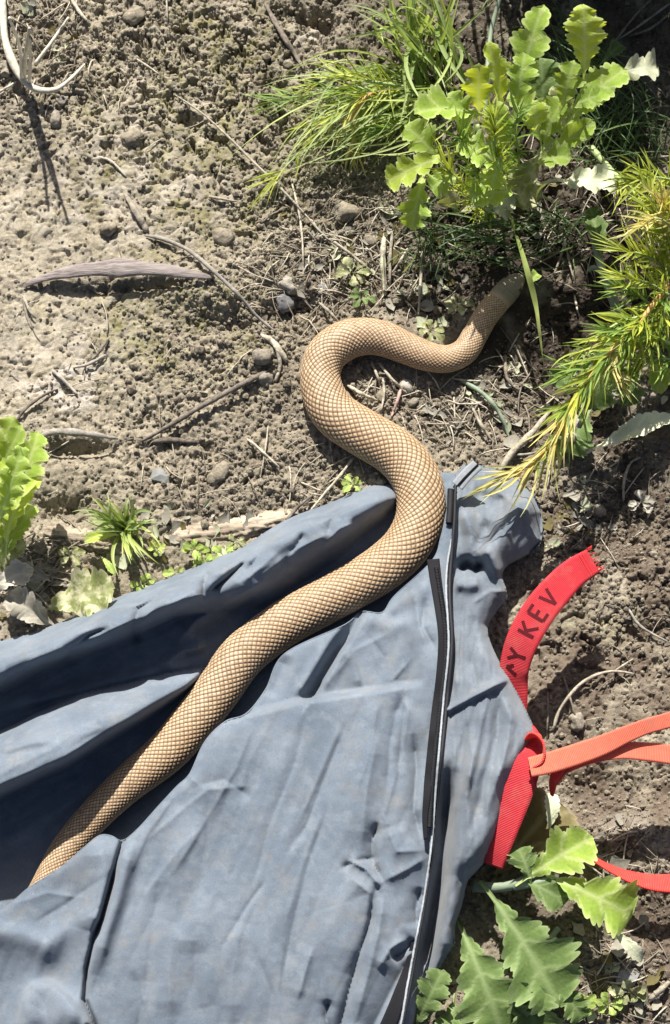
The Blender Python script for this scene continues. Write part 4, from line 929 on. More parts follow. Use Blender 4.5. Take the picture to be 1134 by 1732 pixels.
# lettering
def lettering(fr, strokes, s0, size, parent, width):
    C, D, Q, T = fr; s = np.concatenate([[0], np.cumsum(np.linalg.norm(np.diff(C, axis=0), axis=1))])
    def at(a, b):      # a along the strap (m), b across (-.5 .. .5)
        k = np.array([np.interp(a, s, C[:, i]) for i in range(3)]).T
        d = np.array([np.interp(a, s, D[:, i]) for i in range(3)]).T; q = np.array([np.interp(a, s, Q[:, i]) for i in range(3)]).T
        return k+d*(b*width)[:, None]+q*.00085, q
    for glyph in strokes:
        parts = []
        for st in glyph[1]:
            st = np.array(st, float); L = catmull(st, 14) if len(st) > 2 else np.linspace(st[0], st[1], 10)
            a = s0+(glyph[0]+L[:, 0]*.72)*size; b = -(L[:, 1]-.5)*size/width
            p, q = at(a, b); t = norm(np.gradient(p, axis=0)); sd_ = np.cross(t, q)
            hw = .00105
            V_ = np.stack([p-sd_*hw, p+sd_*hw], 1).reshape(-1, 3); parts.append((V_, [tuple(x) for x in gridfaces(10 if len(st) == 2 else 14, 2)]))
        V_, F_ = merge(parts); mk('letter', V_, F_, 'ink', parent)
Kk = [[(0, 0), (0, 1)], [(.75, 1), (.05, .45)], [(.2, .55), (.85, 0)]]; Ee = [[(0, 0), (0, 1)], [(0, 1), (.7, 1)], [(0, .5), (.6, .52)], [(0, 0), (.75, 0)]]; Vv = [[(0, 1), (.4, 0)], [(.4, 0), (.85, 1)]]; Yy = [[(0, 1), (.42, .5)], [(.85, 1), (.42, .5)], [(.42, .5), (.42, 0)]]
lettering(fr, [(-.55, [[(0, .35), (.5, .95)], [(.5, .95), (.75, .55)]]), (.30, Yy), (1.95, Kk), (3.05, Ee), (4.05, Vv)], .0375, .0113, st1, .0215)
st2 = empty('webbing_strap', tuple(P(830, 1470, 0)), 'broad red ribbed strap hanging against the bag edge with blunt lower end', 'strap')
vv, ff, uv, fr = strap_geo([(872, 1225, 30, 50, 10), (885, 1250, 44, 62, 8), (884, 1285, 50, 66, 4), (872, 1335, 48, 62, 0), (852, 1395, 42, 54, -4), (838, 1435, 36, 50, -6), (829, 1462, 30, 46, -6)], 100)
mk('webbing', vv, ff, 'red', st2, uv=uv)
vv, ff, uv, fr = strap_geo([(894, 1248, 46, 34, 60), (908, 1246, 54, 30, 80), (920, 1262, 58, 26, 85), (918, 1290, 57, 22, 80), (900, 1308, 54, 22, 40)], 50)
mk('loop', vv, ff, 'pinkred', st2, uv=uv)
st3 = empty('webbing_strap', tuple(P(1100, 1300, 0)), 'red strap painted orange for sun glare looping away from the red strap over dark soil', 'strap')
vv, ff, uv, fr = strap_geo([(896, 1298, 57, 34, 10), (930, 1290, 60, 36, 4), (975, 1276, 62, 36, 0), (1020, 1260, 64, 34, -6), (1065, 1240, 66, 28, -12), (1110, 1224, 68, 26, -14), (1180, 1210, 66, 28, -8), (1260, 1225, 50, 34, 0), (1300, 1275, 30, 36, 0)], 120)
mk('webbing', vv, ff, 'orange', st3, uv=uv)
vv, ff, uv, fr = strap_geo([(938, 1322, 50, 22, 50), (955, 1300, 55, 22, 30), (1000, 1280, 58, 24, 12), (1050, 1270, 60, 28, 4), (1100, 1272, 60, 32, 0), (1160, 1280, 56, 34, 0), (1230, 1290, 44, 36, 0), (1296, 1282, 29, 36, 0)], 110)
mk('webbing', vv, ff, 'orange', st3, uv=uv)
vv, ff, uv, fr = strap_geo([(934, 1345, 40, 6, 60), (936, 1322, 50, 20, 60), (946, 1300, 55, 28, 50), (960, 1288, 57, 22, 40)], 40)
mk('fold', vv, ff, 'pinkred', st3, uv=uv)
st4 = empty('webbing_strap', tuple(P(1060, 1490, 0)), 'narrow bright red strap curving past the lit lobed leaf', 'strap')
vv, ff, uv, fr = strap_geo([(984, 1432, 14, 16, 68), (1005, 1452, 18, 20, 60), (1035, 1470, 22, 22, 50), (1075, 1486, 24, 28, 35), (1120, 1494, 24, 32, 20), (1180, 1490, 20, 36, 10), (1240, 1470, 8, 38, 0)], 90)
mk('webbing', vv, ff, 'pinkred', st4, uv=uv)

# ------------------------------------------------------------------ plants
def leafgeo(b, t, w, arch=.15, cup=.25, roll=0.0, seed=0, lobes=5, depth=.42, petiole=.16, shear=.30, ripple=.10, bend=0.0, blunt=.9, curl=0.0):
    """b, t: base and tip in metres; w: full width in metres"""
    g = np.random.default_rng(seed); b = np.asarray(b, float); t = np.asarray(t, float)
    d = t-b; L = np.linalg.norm(d); x = d/L
    z = np.array([0, 0, 1.0]); y = norm(np.cross(z, x)); z = np.cross(x, y)
    cr, sr = math.cos(math.radians(roll)), math.sin(math.radians(roll)); y, z = y*cr+z*sr, z*cr-y*sr
    nt, ns = 104, 13
    T = np.linspace(0, 1, nt)
    q = np.clip((T-petiole)/(1-petiole), 0, 1)
    env = np.interp(q, [0, .12, .34, .55, .72, .86, .95, 1], [.09, .24, .70, 1.0, .96, .74*min(blunt, 1.15), .46*blunt, .02])
    lobes = max(2, lobes-1); depth = min(.62, depth*1.25)
    bend = bend+g.uniform(-.07, .07); curl = curl+g.uniform(-.02, .14); cup = cup+g.uniform(-.15, .25)
    out = []
    for sg in (-1, 1):
        ph = g.uniform(-.12, .12)
        a = np.abs(np.sin(math.pi*(q**.9*lobes+ph)))**.62
        a2 = np.abs(np.sin(math.pi*(q*lobes*3.5+g.uniform(0, 1))))**.7
        o = env*(1-depth*(1-a))*(1-.21*(1-a2))*(1+.10*np.sin(q*7+g.uniform(0, 6)))
        out.append(np.where(T < petiole, .05+.03*T, np.maximum(o, .05))*w/2)
    s = np.linspace(-1, 1, ns)
    hw = np.where(s[None, :] < 0, out[0][:, None], out[1][:, None])
    lat = s[None, :]*hw
    ax = T[:, None]*L+shear*np.abs(lat)*np.sin(q*math.pi*.9+.15)[:, None]*(q > 0)[:, None]
    ax = np.where(ax > .93*L, .93*L+(ax-.93*L)*.45, ax)
    up_ = arch*L*4*(T*(1-T))[:, None]+cup*np.abs(lat)**1.3/(w/2+1e-6)**.3+ripple*w*.5*np.abs(s[None, :])**1.5*np.sin(q*lobes*2*math.pi+g.uniform(0, 6)+s[None, :]*1.2*0+np.sign(s)[None, :]*.8 if False else (q*lobes*2*math.pi)[:, None]+np.sign(s)[None, :]*.9+g.uniform(0, 6))
    up_ = up_-curl*L*np.clip(T-.55, 0, 1)[:, None]**2*4
    lat2 = lat+bend*L*(T**2)[:, None]
    V_ = b+ax[..., None]*x+lat2[..., None]*y+up_[..., None]*z
    vein = np.exp(-(np.abs(lat)/(.0006+.02*w))**2)*(1-.6*T[:, None])
    diag = (q[:, None]*lobes-.5-np.abs(s)[None, :]*.55); dd = np.abs(diag-np.round(diag))
    vein = np.maximum(vein, .65*np.exp(-(dd/.07)**2)*(np.abs(s)[None, :] < .85))
    vein = np.where(T[:, None] < petiole, .8, vein)
    rim = np.broadcast_to(np.clip((np.abs(s)[None, :]-.72)/.28, 0, 1), vein.shape)
    return V_.reshape(-1, 3), gridfaces(nt, ns), {'vein': vein, 'rim': rim}
def PH(u, v, cm):
    """pixel with its height above the soil, cm"""
    return PG(u, v, cm*.01)
def add_leaf(parent, spec, mat, k, **kw):
    (bu, bv, bz, tu, tv, tz, w) = spec
    b = PH(bu, bv, bz); t = PH(tu, tv, tz); wm = w*MPP((b+t)/2)
    V_, F_, at = leafgeo(b, t, wm, seed=k, **kw)
    return mk('leaf', V_, F_, mat, parent, attrs=at)
def add_stem(parent, pts, r, mat='stem', name='stem', n=24, taper=(1, .7)):
    c = catmull(pts, n); C = PG(c[:, 0], c[:, 1], c[:, 2]*.01)
    gz = C[:, 2]; zl_ = np.linspace(0, 1, n); sm = np.convolve(np.pad(gz, 4, mode='edge'), np.ones(9)/9, 'valid')
    C = P(c[:, 0], c[:, 1], sm)
    v_, f_ = tubegeo(C, r*.0004*np.linspace(taper[0], taper[1], n), 8, 1, .03)
    return mk(name, v_, f_, mat, parent), C
def bladegeo(C, w, seg=None, normal=None):
    """ribbon blade tapering to a point along C, slightly folded"""
    n = len(C); T = norm(np.gradient(C, axis=0))
    nv = np.array([0, 0, 1.0]) if normal is None else normal
    S_ = norm(np.cross(T, nv)); N = np.cross(S_, T)
    ww = w*np.interp(np.linspace(0, 1, n), [0, .15, .6, 1], [.55, 1, .85, .06])
    V_ = np.stack([C-S_*ww[:, None]/2+N*ww[:, None]*.22, C, C+S_*ww[:, None]/2+N*ww[:, None]*.22], 1).reshape(-1, 3)
    return V_, gridfaces(n, 3)
def blades_mesh(name, curves, widths, mat, parent, seed=0):
    g = np.random.default_rng(seed); Vs = []; Fs = []; al = []; tn = []; k = 0
    for C, w in zip(curves, widths):
        nv = norm(np.array([g.normal()*.5, g.normal()*.5, 1.0])); V_, F_ = bladegeo(C, w, normal=nv)
        Vs.append(V_); Fs.append(F_+k); k += len(V_); n = len(C)
        al.append(np.repeat(np.linspace(0, 1, n), 3)); tn.append(np.full(n*3, g.uniform()))
    return mk(name, np.vstack(Vs), np.vstack(Fs), mat, parent, attrs={'along': np.concatenate(al), 'tone': np.concatenate(tn)})
def arc(b, t, arch, n=9, side=0.0):
    s = np.linspace(0, 1, n)[:, None]; d = t-b; L = np.linalg.norm(d)
    sv = norm(np.cross(d, np.array([0, 0, 1.0])))
    return b+d*s+np.array([0, 0, 1.0])*arch*L*4*s*(1-s)+sv*side*L*s*(1-s)*4
def sprig(parent, pts, r, stem_mat, mat, count, length, seed, width=2.6, spread=55, tipfan=0, start=.05, name='needles'):
    """feathery shoot: stem pixels (u, v, cm) and needles of `length` px"""
    g = np.random.default_rng(seed); st, C = add_stem(parent, pts, r, stem_mat, 'stem', 60, (1, .35))
    T = norm(np.gradient(C, axis=0)); cur = []; wd = []
    for k in range(count):
        f = start+(1-start)*g.uniform()**.9; i = min(int(f*59), 59); p = C[i]; t = T[i]
        rv = norm(g.normal(size=3)+np.array([0, 0, .35])); rv = norm(rv-t*(rv@t))
        a = math.radians(spread*g.uniform(.45, 1.15)); dirv = t*math.cos(a)+rv*math.sin(a)
        L = length*.00058*g.uniform(.5, 1.25)*(1-.2*f); e = p+dirv*L
        e[2] = max(e[2], GH(e[0], e[1])+.0008)
        cur.append(arc(p, e, g.uniform(-.02, .10), 6, g.normal()*.06)); wd.append(width*.00048*g.uniform(.7, 1.3))
    for k in range(tipfan):
        p = C[-1]; t = T[-1]; rv = g.normal(size=3); rv = norm(rv-t*(rv@t)); a = math.radians(g.uniform(3, 24))
        e = p+(t*math.cos(a)+rv*math.sin(a))*length*.0004*g.uniform(.8, 1.5)
        cur.append(arc(p, e, .03, 7, g.normal()*.05)); wd.append(width*.0004)
    o = blades_mesh(name, cur, wd, mat, st, seed); o['kind'] = 'stuff'
    return st

# the big leafy plant
big = empty('leafy_plant', tuple(PG(880, 330)), 'large leafy weed with lobed bright green leaves above the snake head', 'plant')
for k, (sp, mt, kw) in enumerate([
    ((866, 215, 6, 926, 6, 11, 72), 'leaf', dict(arch=.05, roll=-18, lobes=5, depth=.5)),
    ((850, 215, 6, 832, 62, 9.5, 52), 'leaf_yellow', dict(arch=.04, roll=22, lobes=5)),
    ((832, 205, 6.5, 702, 192, 8.5, 78), 'leaf', dict(arch=.10, roll=12, lobes=5, depth=.35, petiole=.2)),
    ((812, 205, 6.5, 808, 104, 9.5, 62), 'leaf_yellow', dict(arch=.06, roll=-20, lobes=4)),
    ((985, 170, 7, 996, 6, 11, 74), 'leaf_yellow', dict(arch=.05, lobes=6, depth=.25, petiole=.3)),
    ((935, 245, 6, 1056, 112, 9.5, 78), 'leaf', dict(arch=.06, roll=-14, lobes=5, depth=.35, petiole=.25)),
    ((918, 225, 4.5, 922, 92, 6.5, 78), 'leaf_dark', dict(arch=.10, lobes=4, depth=.5)),
    ((920, 260, 5, 868, 148, 7, 84), 'leaf', dict(arch=.10, roll=14, lobes=4, depth=.4)),
    ((918, 262, 5, 958, 168, 7, 70), 'leaf', dict(arch=.12, roll=-25, lobes=4)),
    ((918, 265, 4.5, 1006, 206, 6.5, 46), 'leaf', dict(arch=.06, roll=30, lobes=4, depth=.2)),
    ((1040, 128, 8, 1116, 118, 8, 60), 'leaf_pale', dict(arch=.12, lobes=3, depth=.15, petiole=.05, blunt=1.3, ripple=.35)),
    ((905, 318, 2, 1050, 305, 3, 62), 'leaf_pale', dict(arch=.12, lobes=4, depth=.3, petiole=.3, ripple=.35)),
    ((922, 250, 5, 866, 352, 3.5, 84), 'leaf_dying', dict(arch=.18, lobes=4, depth=.3, petiole=.1)),
    ((880, 290, 4.5, 842, 368, 3, 66), 'leaf_pale', dict(arch=.15, lobes=4, depth=.3, ripple=.25)),
    ((748, 285, 3.5, 684, 208, 5, 70), 'leaf', dict(arch=.12, lobes=4, depth=.4)),
    ((800, 250, 5, 646, 306, 4.5, 66), 'leaf_yellow', dict(arch=.08, roll=-10, lobes=5, depth=.5, petiole=.3)),
    ((718, 280, 4, 700, 392, 3.5, 60), 'leaf', dict(arch=.10, lobes=5, depth=.55)),
    ((770, 280, 4, 756, 352, 2.5, 48), 'leaf_dying', dict(arch=.12, lobes=4)),
    ((1012, 112, 3, 1058, 72, 3, 30), 'leaf_dark', dict(arch=.05, lobes=2, depth=.05, blunt=1.4)),
    ((890, 140, 3, 872, 108, 3.5, 34), 'leaf_dark', dict(arch=.05, lobes=3, depth=.1, blunt=1.4)),
    ((960, 240, 4, 940, 140, 6, 50), 'leaf_dying', dict(arch=.1, lobes=4, depth=.3)),
    ((862, 300, 4, 910, 345, 2.5, 56), 'leaf_dying', dict(arch=.15, lobes=3, depth=.2, ripple=.3)),
        ((880, 330, 5, 790, 335, 6, 70), 'leaf', dict(lobes=4)), ((860, 300, 6, 768, 240, 8, 74), 'leaf', dict(lobes=5)),
    ((900, 280, 6, 968, 268, 7, 60), 'leaf', dict(lobes=4)), ((840, 270, 6, 848, 170, 8.6, 64), 'leaf', dict(lobes=5)), ((780, 300, 5, 728, 322, 5, 60), 'leaf', dict(lobes=4)),
    ((800, 240, 6, 752, 160, 8, 60), 'leaf', dict(lobes=5)), ((945, 200, 6.5, 975, 100, 8.5, 56), 'leaf', dict(lobes=5)), ((870, 200, 7, 888, 80, 9, 56), 'leaf', dict(lobes=5)), ((960, 190, 7, 1030, 160, 8.5, 54), 'leaf', dict(lobes=4)),
    ((850, 260, 7, 830, 320, 6.5, 56), 'leaf_yellow', dict(lobes=4)), ((905, 230, 7, 900, 170, 8.6, 50), 'leaf_yellow', dict(lobes=4)),
    ]): add_leaf(big, tuple(x*(1.35 if i in (2, 5) else 1) for i, x in enumerate(sp)), mt, 100+k, **kw)
add_stem(big, [(882, 335, 0), (900, 290, 3), (918, 255, 5), (935, 235, 6)], 9)
add_stem(big, [(878, 335, 0), (862, 270, 3.5), (858, 220, 6)], 7)
add_stem(big, [(872, 335, 0), (820, 275, 4), (808, 210, 6.5)], 5)
add_stem(big, [(905, 310, 1.8), (904, 340, .8), (905, 364, .2)], 6, 'stem_grey')
add_stem(big, [(822, 200, 7), (822, 165, 8), (830, 60, 7), (845, 0, 8), (850, -30, 8.5)], 5, 'stem_grey')
for k, (pts, cnt, ln) in enumerate([([(830, 380, 1), (815, 320, 6), (800, 270, 9), (775, 225, 11)], 90, 42), ([(850, 370, 1), (845, 310, 6), (838, 250, 10), (835, 190, 12)], 100, 40),
                                    ([(870, 350, 1), (878, 270, 7), (872, 215, 11), (880, 180, 12)], 70, 36), ([(820, 370, 1), (780, 310, 6), (745, 275, 8)], 60, 40), ([(835, 380, 1), (825, 330, 6), (838, 290, 8)], 60, 40), ([(850, 380, 1), (800, 340, 5), (775, 320, 6)], 50, 36)]):
    sprig(big, pts, 3, 'stem', 'needle_green' if k % 2 == 0 else 'needle', cnt, ln, 200+k, 3.2)

# needle sprigs at the right
np1 = empty('needle_plant', tuple(PG(1180, 430)), 'feathery weed with an orange stem and yellow green needles reaching the bag neck', 'plant')
sprig(np1, [(1185, 425, 1), (1140, 470, 5), (1090, 535, 7), (1040, 588, 7.5), (990, 648, 7), (955, 705, 6.5), (930, 760, 6), (905, 786, 6)], 6, 'stem_orange', 'needle_green', 64, 56, 300, 4.2, 50, 0, .12)
sprig(np1, [(1130, 480, 5), (1085, 540, 7), (1035, 592, 7.6), (985, 655, 7.1), (948, 715, 6.6)], 4, 'stem_orange', 'needle', 56, 58, 301, 4.2, 42, 0, .02)
sprig(np1, [(985, 655, 7.1), (950, 712, 6.8), (932, 752, 6.4), (900, 785, 6.2), (872, 798, 6)], 3, 'stem_orange', 'needle_yellow', 44, 72, 302, 3.6, 30, 12, .05)
sprig(np1, [(1040, 590, 7.5), (1030, 615, 7), (1045, 640, 6)], 3, 'stem', 'needle_yellow', 40, 40, 303, 3.2, 45, 4)
sprig(np1, [(1100, 525, 7), (1075, 560, 7), (1060, 600, 6)], 3, 'stem', 'needle', 60, 50, 304, 3.2, 50, 4)
np2 = empty('needle_plant', tuple(PG(1150, 480)), 'dense feathery weed with a pale stem beside the pale curled leaf', 'plant')
sprig(np2, [(1000, 250, 1), (1040, 295, 2.5), (1075, 330, 4), (1105, 375, 5), (1120, 420, 6)], 7, 'stem', 'needle', 120, 50, 310, 3.4, 60, 6, .3)
sprig(np2, [(1150, 500, 2), (1140, 440, 5), (1125, 390, 7), (1100, 330, 8.5)], 5, 'stem', 'needle', 90, 54, 311, 3.4, 60, 8)
sprig(np2, [(1150, 510, 2), (1120, 450, 5), (1085, 430, 6.5), (1060, 425, 7)], 4, 'stem', 'needle', 70, 48, 312, 3.4, 55, 8)
sprig(np2, [(1160, 400, 3), (1140, 370, 7), (1120, 340, 9)], 4, 'stem_orange', 'needle_yellow', 50, 44, 313, 3.2, 50, 4)
sprig(np2, [(1160, 560, 2), (1120, 530, 4), (1080, 500, 5), (1050, 485, 5.5)], 4, 'stem', 'needle_green', 70, 48, 314, 3.2, 60, 6)
for k, (pts, mt, cnt, ln) in enumerate([([(1170, 470, 2), (1140, 500, 5), (1100, 480, 7), (1060, 470, 8)], 'needle', 44, 48), ([(1170, 600, 2), (1130, 580, 5), (1085, 560, 7), (1045, 560, 8)], 'needle_green', 44, 48), ([(1180, 330, 2), (1150, 310, 6), (1110, 300, 8), (1075, 305, 8)], 'needle', 60, 50),
        ([(1170, 640, 1), (1135, 610, 4), (1100, 610, 5), (1060, 630, 5)], 'needle_green', 60, 48), ([(1180, 420, 3), (1150, 395, 7), (1115, 370, 9), (1085, 380, 9.5)], 'needle_yellow', 34, 46), ([(1090, 535, 7), (1050, 545, 7.6), (1010, 570, 7.4), (985, 595, 7)], 'needle', 24, 48), ([(1040, 590, 7.4), (1000, 610, 7), (965, 630, 6)], 'needle_green', 22, 46), ([(1130, 480, 5), (1120, 540, 6), (1090, 590, 6)], 'needle', 50, 54)]):
    sprig(np2 if k < 5 else np1, pts, 3.5, 'stem', mt, cnt, ln, 330+k, 3.4, 48, 6, .15)
lw = empty('lobed_weed', tuple(PG(1060, 600)), 'low dark green lobed weed shaded under the needle sprig', 'plant')
for k, (sp, mt, kw) in enumerate([((1010, 400, 2, 996, 350, 3, 40), 'leaf_dark', {}), ((1030, 560, 3, 1000, 700, 1.5, 70), 'leaf_dark', dict(lobes=4)), ((1060, 600, 3, 1065, 690, 2, 56), 'leaf_dark', {}),
        ((1100, 600, 3, 1124, 664, 3.5, 46), 'leaf', dict(lobes=3, depth=.2, petiole=.05)), ((1000, 690, 1.5, 960, 770, .8, 84), 'leaf_dark', dict(lobes=4, depth=.3)), ((1080, 590, 4, 1095, 560, 4.5, 40), 'leaf_dark', {}),
        ((985, 600, 2, 940, 660, 1.5, 48), 'leaf_dark', {}), ((1060, 560, 3, 1020, 625, 3, 50), 'leaf_dark', dict(depth=.5))]): add_leaf(lw, sp, mt, 400+k, **kw)
add_stem(lw, [(1050, 540, .6), (1035, 500, 2), (1020, 460, 3), (1005, 405, 2.5)], 10, 'stem_grey', taper=(1, .6))
add_stem(lw, [(1022, 462, 2.6), (1005, 452, 2.6), (996, 458, 2.4)], 5, 'stem_grey')
add_leaf(lw, (1020, 458, 2.6, 1000, 360, 3.2, 40), 'leaf_dark', 410, lobes=3, depth=.25)
dl = empty('withered_leaf', tuple(PG(1040, 740)), 'long pale withered leaf curling across dark soil under the sprigs', 'leaf')
add_leaf(dl, (990, 768, .8, 1150, 706, 1.8, 38), 'leaf_pale', 420, arch=.12, lobes=4, depth=.2, petiole=.05, ripple=.3, cup=.6)
add_leaf(dl, (1000, 765, .6, 945, 712, 1.4, 60), 'leaf_dry', 421, arch=.2, lobes=4, depth=.4, petiole=.05, ripple=.3)
bl = empty('long_leaf', tuple(PG(858, 362)), 'single pale green grass blade hanging past the snake head', 'grass blade')
bc = catmull([(858, 340, 4), (866, 380, 5.5), (885, 440, 6), (902, 500, 5.5), (912, 560, 4.5), (920, 618, 3)], 24)
blades_mesh('blade', [PG(bc[:, 0], bc[:, 1], bc[:, 2]*.01)], [13*.0004], 'grass', bl, 3)
add_leaf(bl, (895, 480, 5, 912, 462, 5.2, 22), 'leaf', 430, lobes=2, depth=.05, blunt=1.3, petiole=.02)

# grass
def tuft(name, label, bases, tips, n, mat, seed, wpx=(2.5, 4.5), zt=(1, 4), zb=.2, arch=(.05, .3), jb=22, jt=40, group=None, stems=()):
    g = np.random.default_rng(seed); root = empty(name, tuple(PG(*bases[0])), label, 'grass', group); cur = []; wd = []
    for k in range(n):
        b = bases[g.integers(len(bases))]; t = tips[g.integers(len(tips))]; f = g.uniform(.6, 1.1)
        bb = PH(b[0]+g.normal()*jb, b[1]+g.normal()*jb*.7, zb)
        tu = b[0]+(t[0]-b[0])*f+g.normal()*jt; tv = b[1]+(t[1]-b[1])*f+g.normal()*jt*.7
        tt = PH(tu, tv, g.uniform(*zt)); cur.append(arc(bb, tt, g.uniform(*arch), 10, g.normal()*.12)); wd.append(g.uniform(*wpx)*.0004)
    for C in cur:
        lo = GH(C[:, 0], C[:, 1])+.0008; C[:, 2] = np.maximum(C[:, 2], lo)
    o = blades_mesh('blades', cur, wd, mat, root, seed); o['kind'] = 'stuff'
    return root
gt = tuft('grass_tuft', 'bright spreading grass tuft leaning over the pitted soil', [(690, 150), (660, 170), (720, 190)], [(470, 165), (500, 150), (455, 310), (480, 290), (520, 255), (560, 240), (590, 120), (600, 260)], 150, 'grass', 500, (2.4, 4.6), (.6, 3.5), .5, (.05, .22), 34, 26)
sprig(gt, [(700, 150, 1), (640, 140, 4), (590, 130, 4.5), (540, 140, 3)], 4, 'stem', 'needle', 30, 60, 510, 2.8, 45, 6)
sprig(gt, [(690, 160, 1), (620, 165, 4), (560, 205, 3), (500, 265, 1.5), (468, 300, .8)], 4, 'stem', 'needle', 40, 66, 511, 2.8, 36, 8)
sprig(gt, [(680, 165, 1), (600, 150, 3.5), (530, 160, 2.5), (475, 170, 1.2)], 4, 'stem', 'needle_green', 36, 60, 512, 2.8, 36, 8)
sprig(gt, [(660, 155, 2), (625, 160, 4), (604, 190, 3.5), (600, 250, 2)], 3.5, 'stem_orange', 'needle_yellow', 36, 48, 513, 3, 22, 6)
sprig(gt, [(700, 200, 1), (660, 215, 3), (620, 225, 3)], 3, 'stem', 'needle_green', 34, 50, 514, 3, 40, 4)
tuft('grass_tuft', 'tall coarse grass blades crossing behind the leafy plant', [(760, 150), (740, 60), (700, 90)], [(640, -40), (690, -70), (700, 0), (650, 30), (780, -60), (600, 10), (760, 180), (700, 210)], 70, 'grass', 520, (5, 9), (3, 8), .3, (.03, .2), 24, 34)
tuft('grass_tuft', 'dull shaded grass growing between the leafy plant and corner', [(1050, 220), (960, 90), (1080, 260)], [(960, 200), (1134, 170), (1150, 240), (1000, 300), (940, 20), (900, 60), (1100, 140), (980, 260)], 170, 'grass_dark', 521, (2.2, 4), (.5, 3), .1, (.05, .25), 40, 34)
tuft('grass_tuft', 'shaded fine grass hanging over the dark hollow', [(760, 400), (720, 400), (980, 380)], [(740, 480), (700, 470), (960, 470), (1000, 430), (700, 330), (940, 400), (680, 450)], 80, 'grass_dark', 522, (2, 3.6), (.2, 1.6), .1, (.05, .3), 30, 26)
st = tuft('grass_tuft', 'small bright star shaped grass tuft beside the weathered wood', [(212, 896)], [(140, 870), (150, 910), (185, 835), (235, 835), (260, 880), (215, 960), (250, 940), (240, 900), (170, 850)], 60, 'grass', 530, (4, 7.5), (1, 3.2), .3, (.05, .25), 8, 10)
add_leaf(st, (205, 905, .8, 140, 912, 1.2, 20), 'leaf_yellow', 531, lobes=2, depth=.05, petiole=.05); add_leaf(st, (170, 940, .6, 198, 972, 1, 12), 'leaf', 532, lobes=2, depth=.05, petiole=.05)
# plants just outside the picture that shade its corner
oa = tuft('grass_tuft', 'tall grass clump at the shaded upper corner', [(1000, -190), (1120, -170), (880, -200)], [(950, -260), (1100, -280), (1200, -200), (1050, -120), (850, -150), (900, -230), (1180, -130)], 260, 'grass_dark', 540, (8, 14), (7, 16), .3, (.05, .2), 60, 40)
for k in range(16):
    g_ = np.random.default_rng(600+k); a = g_.uniform(0, 6.28); cu, cv = 1010+g_.normal()*90, -200+g_.normal()*30
    add_leaf(oa, (cu, cv, g_.uniform(4, 9), cu+math.cos(a)*170, cv+math.sin(a)*60, g_.uniform(8, 14), 100), 'leaf_dark', 600+k)

# plant at the left edge
lp = empty('leafy_plant', tuple(PG(-10, 960)), 'bright toothed leaves of a weed above the bag rim and wood piece', 'plant')
for k, (sp, mt, kw) in enumerate([((-8, 960, 2, 14, 692, 7, 80), 'leaf', dict(lobes=8, depth=.42, roll=-15, arch=.05)), ((2, 930, 3, 78, 728, 6, 66), 'leaf', dict(lobes=8, depth=.45, roll=12, arch=.06)),
        ((-20, 880, 4, 22, 770, 8, 60), 'leaf_yellow', dict(lobes=5, depth=.3, roll=-30)), ((-20, 960, 1, 60, 850, 3, 60), 'leaf', dict(lobes=5)), ((-40, 900, 3, -70, 720, 6, 90), 'leaf', {}),
        ((-10, 900, 5, 40, 745, 8, 56), 'leaf', dict(lobes=7, depth=.45, roll=25)), ((10, 940, 3, 62, 800, 5.5, 54), 'leaf_yellow', dict(lobes=6, depth=.3, roll=-20)), ((-5, 830, 5, 40, 720, 8.5, 48), 'leaf', dict(lobes=5, roll=10)), ((0, 960, 2, 45, 870, 3.5, 46), 'leaf', dict(lobes=5, depth=.3)), ((0, 985, 1.2, 36, 905, 2.5, 50), 'leaf_dying', dict(lobes=3, depth=.2)), ((-30, 1010, 1, 60, 960, 1.6, 54), 'leaf_dry', dict(lobes=3, depth=.2, arch=.2, ripple=.3))]): add_leaf(lp, sp, mt, 700+k, **kw)
wl2 = empty('withered_leaf', tuple(PG(140, 1010)), 'pale yellow green dying leaf with a hole lying against the bag rim', 'leaf')
add_leaf(wl2, (78, 1030, .5, 196, 990, 2.6, 92), 'leaf_dying', 720, arch=.06, lobes=4, depth=.18, petiole=.04, blunt=1.4, ripple=.2)
wl3 = empty('withered_leaf', tuple(PG(50, 1035)), 'shrivelled grey dry leaf lying beside the bag rim', 'leaf')
add_leaf(wl3, (95, 1062, .3, 5, 1010, 1.8, 62), 'leaf_dry', 721, arch=.2, lobes=3, depth=.2, petiole=.03, ripple=.45, cup=.7)
add_leaf(wl3, (90, 985, .4, 20, 965, 1.2, 40), 'leaf_dry', 722, arch=.2, lobes=3, depth=.2, petiole=.03, ripple=.45, cup=.7)
def seedling(u, v, size, mat, label, seed, n=6, h=1.0):
    g = np.random.default_rng(seed); root = empty('seedling', tuple(PG(u, v)), label, 'seedling')
    for k in range(n):
        a = k*6.283/n+g.uniform(-.4, .4); L = size*g.uniform(.7, 1.15)
        add_leaf(root, (u, v, h*.5, u+math.cos(a)*L, v+math.sin(a)*L*.8, h*g.uniform(.6, 1.3), L*.55), mat, seed*10+k, lobes=3, depth=.3, petiole=.2, arch=.15)
seedling(268, 928, 18, 'leaf_yellow', 'tiny yellow green seedling beside the weathered wood', 800, 7)
seedling(244, 988, 24, 'leaf', 'small green seedling squeezed against the bag rim', 801)
seedling(300, 972, 26, 'leaf', 'seedling with slim leaves on the bag rim near the wood', 802)
seedling(330, 930, 22, 'leaf', 'pale seedling sprouting against the weathered wood', 815, 7)
seedling(400, 918, 20, 'leaf_dying', 'yellowing seedling at the middle of the pale wood', 816, 6)
seedling(120, 940, 26, 'leaf_dying', 'limp pale seedling below the darker broken wood', 817, 6)
seedling(378, 940, 26, 'leaf', 'spreading seedling between wood and bag rim', 803, 7)
seedling(345, 955, 24, 'leaf', 'low green seedling touching the bag rim crease', 804, 7)
seedling(598, 820, 22, 'leaf', 'small pale seedling between the straw and the snake', 805, 6)
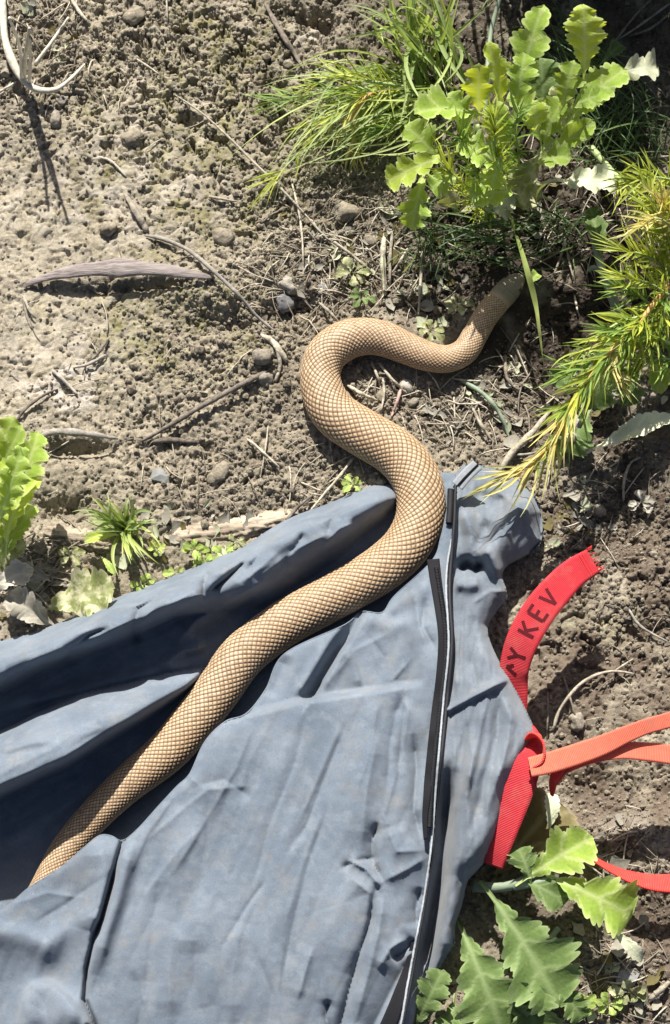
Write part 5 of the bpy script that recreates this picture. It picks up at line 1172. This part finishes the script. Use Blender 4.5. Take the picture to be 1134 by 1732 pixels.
seedling(730, 560, 30, 'leaf_dying', 'pale curly seedling behind the snake neck', 806, 7)
seedling(775, 515, 26, 'leaf_dying', 'curled pale leaf rosette next to the snake head', 807, 6)
seedling(598, 462, 34, 'leaf_dying', 'flattened pale green rosette above the snake coil', 808, 7)
seedling(612, 505, 24, 'leaf_dark', 'dull green rosette touching the pale flattened one', 809, 6)
seedling(1065, 1678, 34, 'leaf_dying', 'pale green seedling by the broad pale straw', 810, 9)
seedling(1030, 1700, 26, 'leaf', 'small green seedling below the large lobed leaf', 811, 8)
seedling(985, 1700, 30, 'leaf', 'tangle of small green leaves beside the large lobed leaf', 812, 9)
seedling(1085, 850, 26, 'leaf_dry', 'dry pale rosette on dark soil near the white root', 813, 6)

# plant at the lower right
br = empty('leafy_plant', tuple(PG(850, 1510)), 'shaded lobed weed growing from under the bag edge by red straps', 'plant')  # dark leaves here have shade put into their colour
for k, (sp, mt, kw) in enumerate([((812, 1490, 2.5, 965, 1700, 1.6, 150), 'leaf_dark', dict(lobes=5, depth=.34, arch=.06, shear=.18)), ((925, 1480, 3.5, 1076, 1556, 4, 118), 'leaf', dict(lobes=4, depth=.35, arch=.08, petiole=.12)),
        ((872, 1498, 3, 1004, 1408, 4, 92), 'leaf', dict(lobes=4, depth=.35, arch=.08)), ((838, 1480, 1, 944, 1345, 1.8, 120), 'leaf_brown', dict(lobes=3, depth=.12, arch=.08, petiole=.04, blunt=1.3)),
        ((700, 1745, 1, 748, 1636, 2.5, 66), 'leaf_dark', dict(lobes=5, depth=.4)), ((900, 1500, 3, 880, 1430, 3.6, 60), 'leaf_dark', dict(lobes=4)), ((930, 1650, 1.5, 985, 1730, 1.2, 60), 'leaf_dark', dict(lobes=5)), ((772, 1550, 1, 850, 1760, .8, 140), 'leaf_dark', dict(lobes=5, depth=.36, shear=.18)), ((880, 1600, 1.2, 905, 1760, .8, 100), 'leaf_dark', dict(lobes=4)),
        ((880, 1485, 2.8, 960, 1530, 3, 66), 'leaf_dark', dict(lobes=3, depth=.3)), ((1030, 1570, 3, 1092, 1626, 2.4, 26), 'leaf_pale', dict(lobes=2, depth=.1, petiole=.02)), 
        ((770, 1680, 1, 750, 1780, 1, 80), 'leaf_dark', {}), ((928, 1405, 1.6, 940, 1340, 2.6, 28), 'leaf_pale', dict(lobes=2, depth=.05, petiole=.02, blunt=1.3))]): add_leaf(br, sp, mt, 900+k, **kw)
add_stem(br, [(800, 1500, 1.5), (850, 1500, 2.2), (885, 1490, 2.8), (930, 1460, 3.4)], 9, 'stem_grey')
add_stem(br, [(870, 1500, 2.5), (900, 1495, 3), (940, 1485, 3.4)], 6, 'stem_grey')
add_stem(br, [(945, 1570, .5), (925, 1590, .8), (900, 1580, .6)], 5, 'stem_grey')
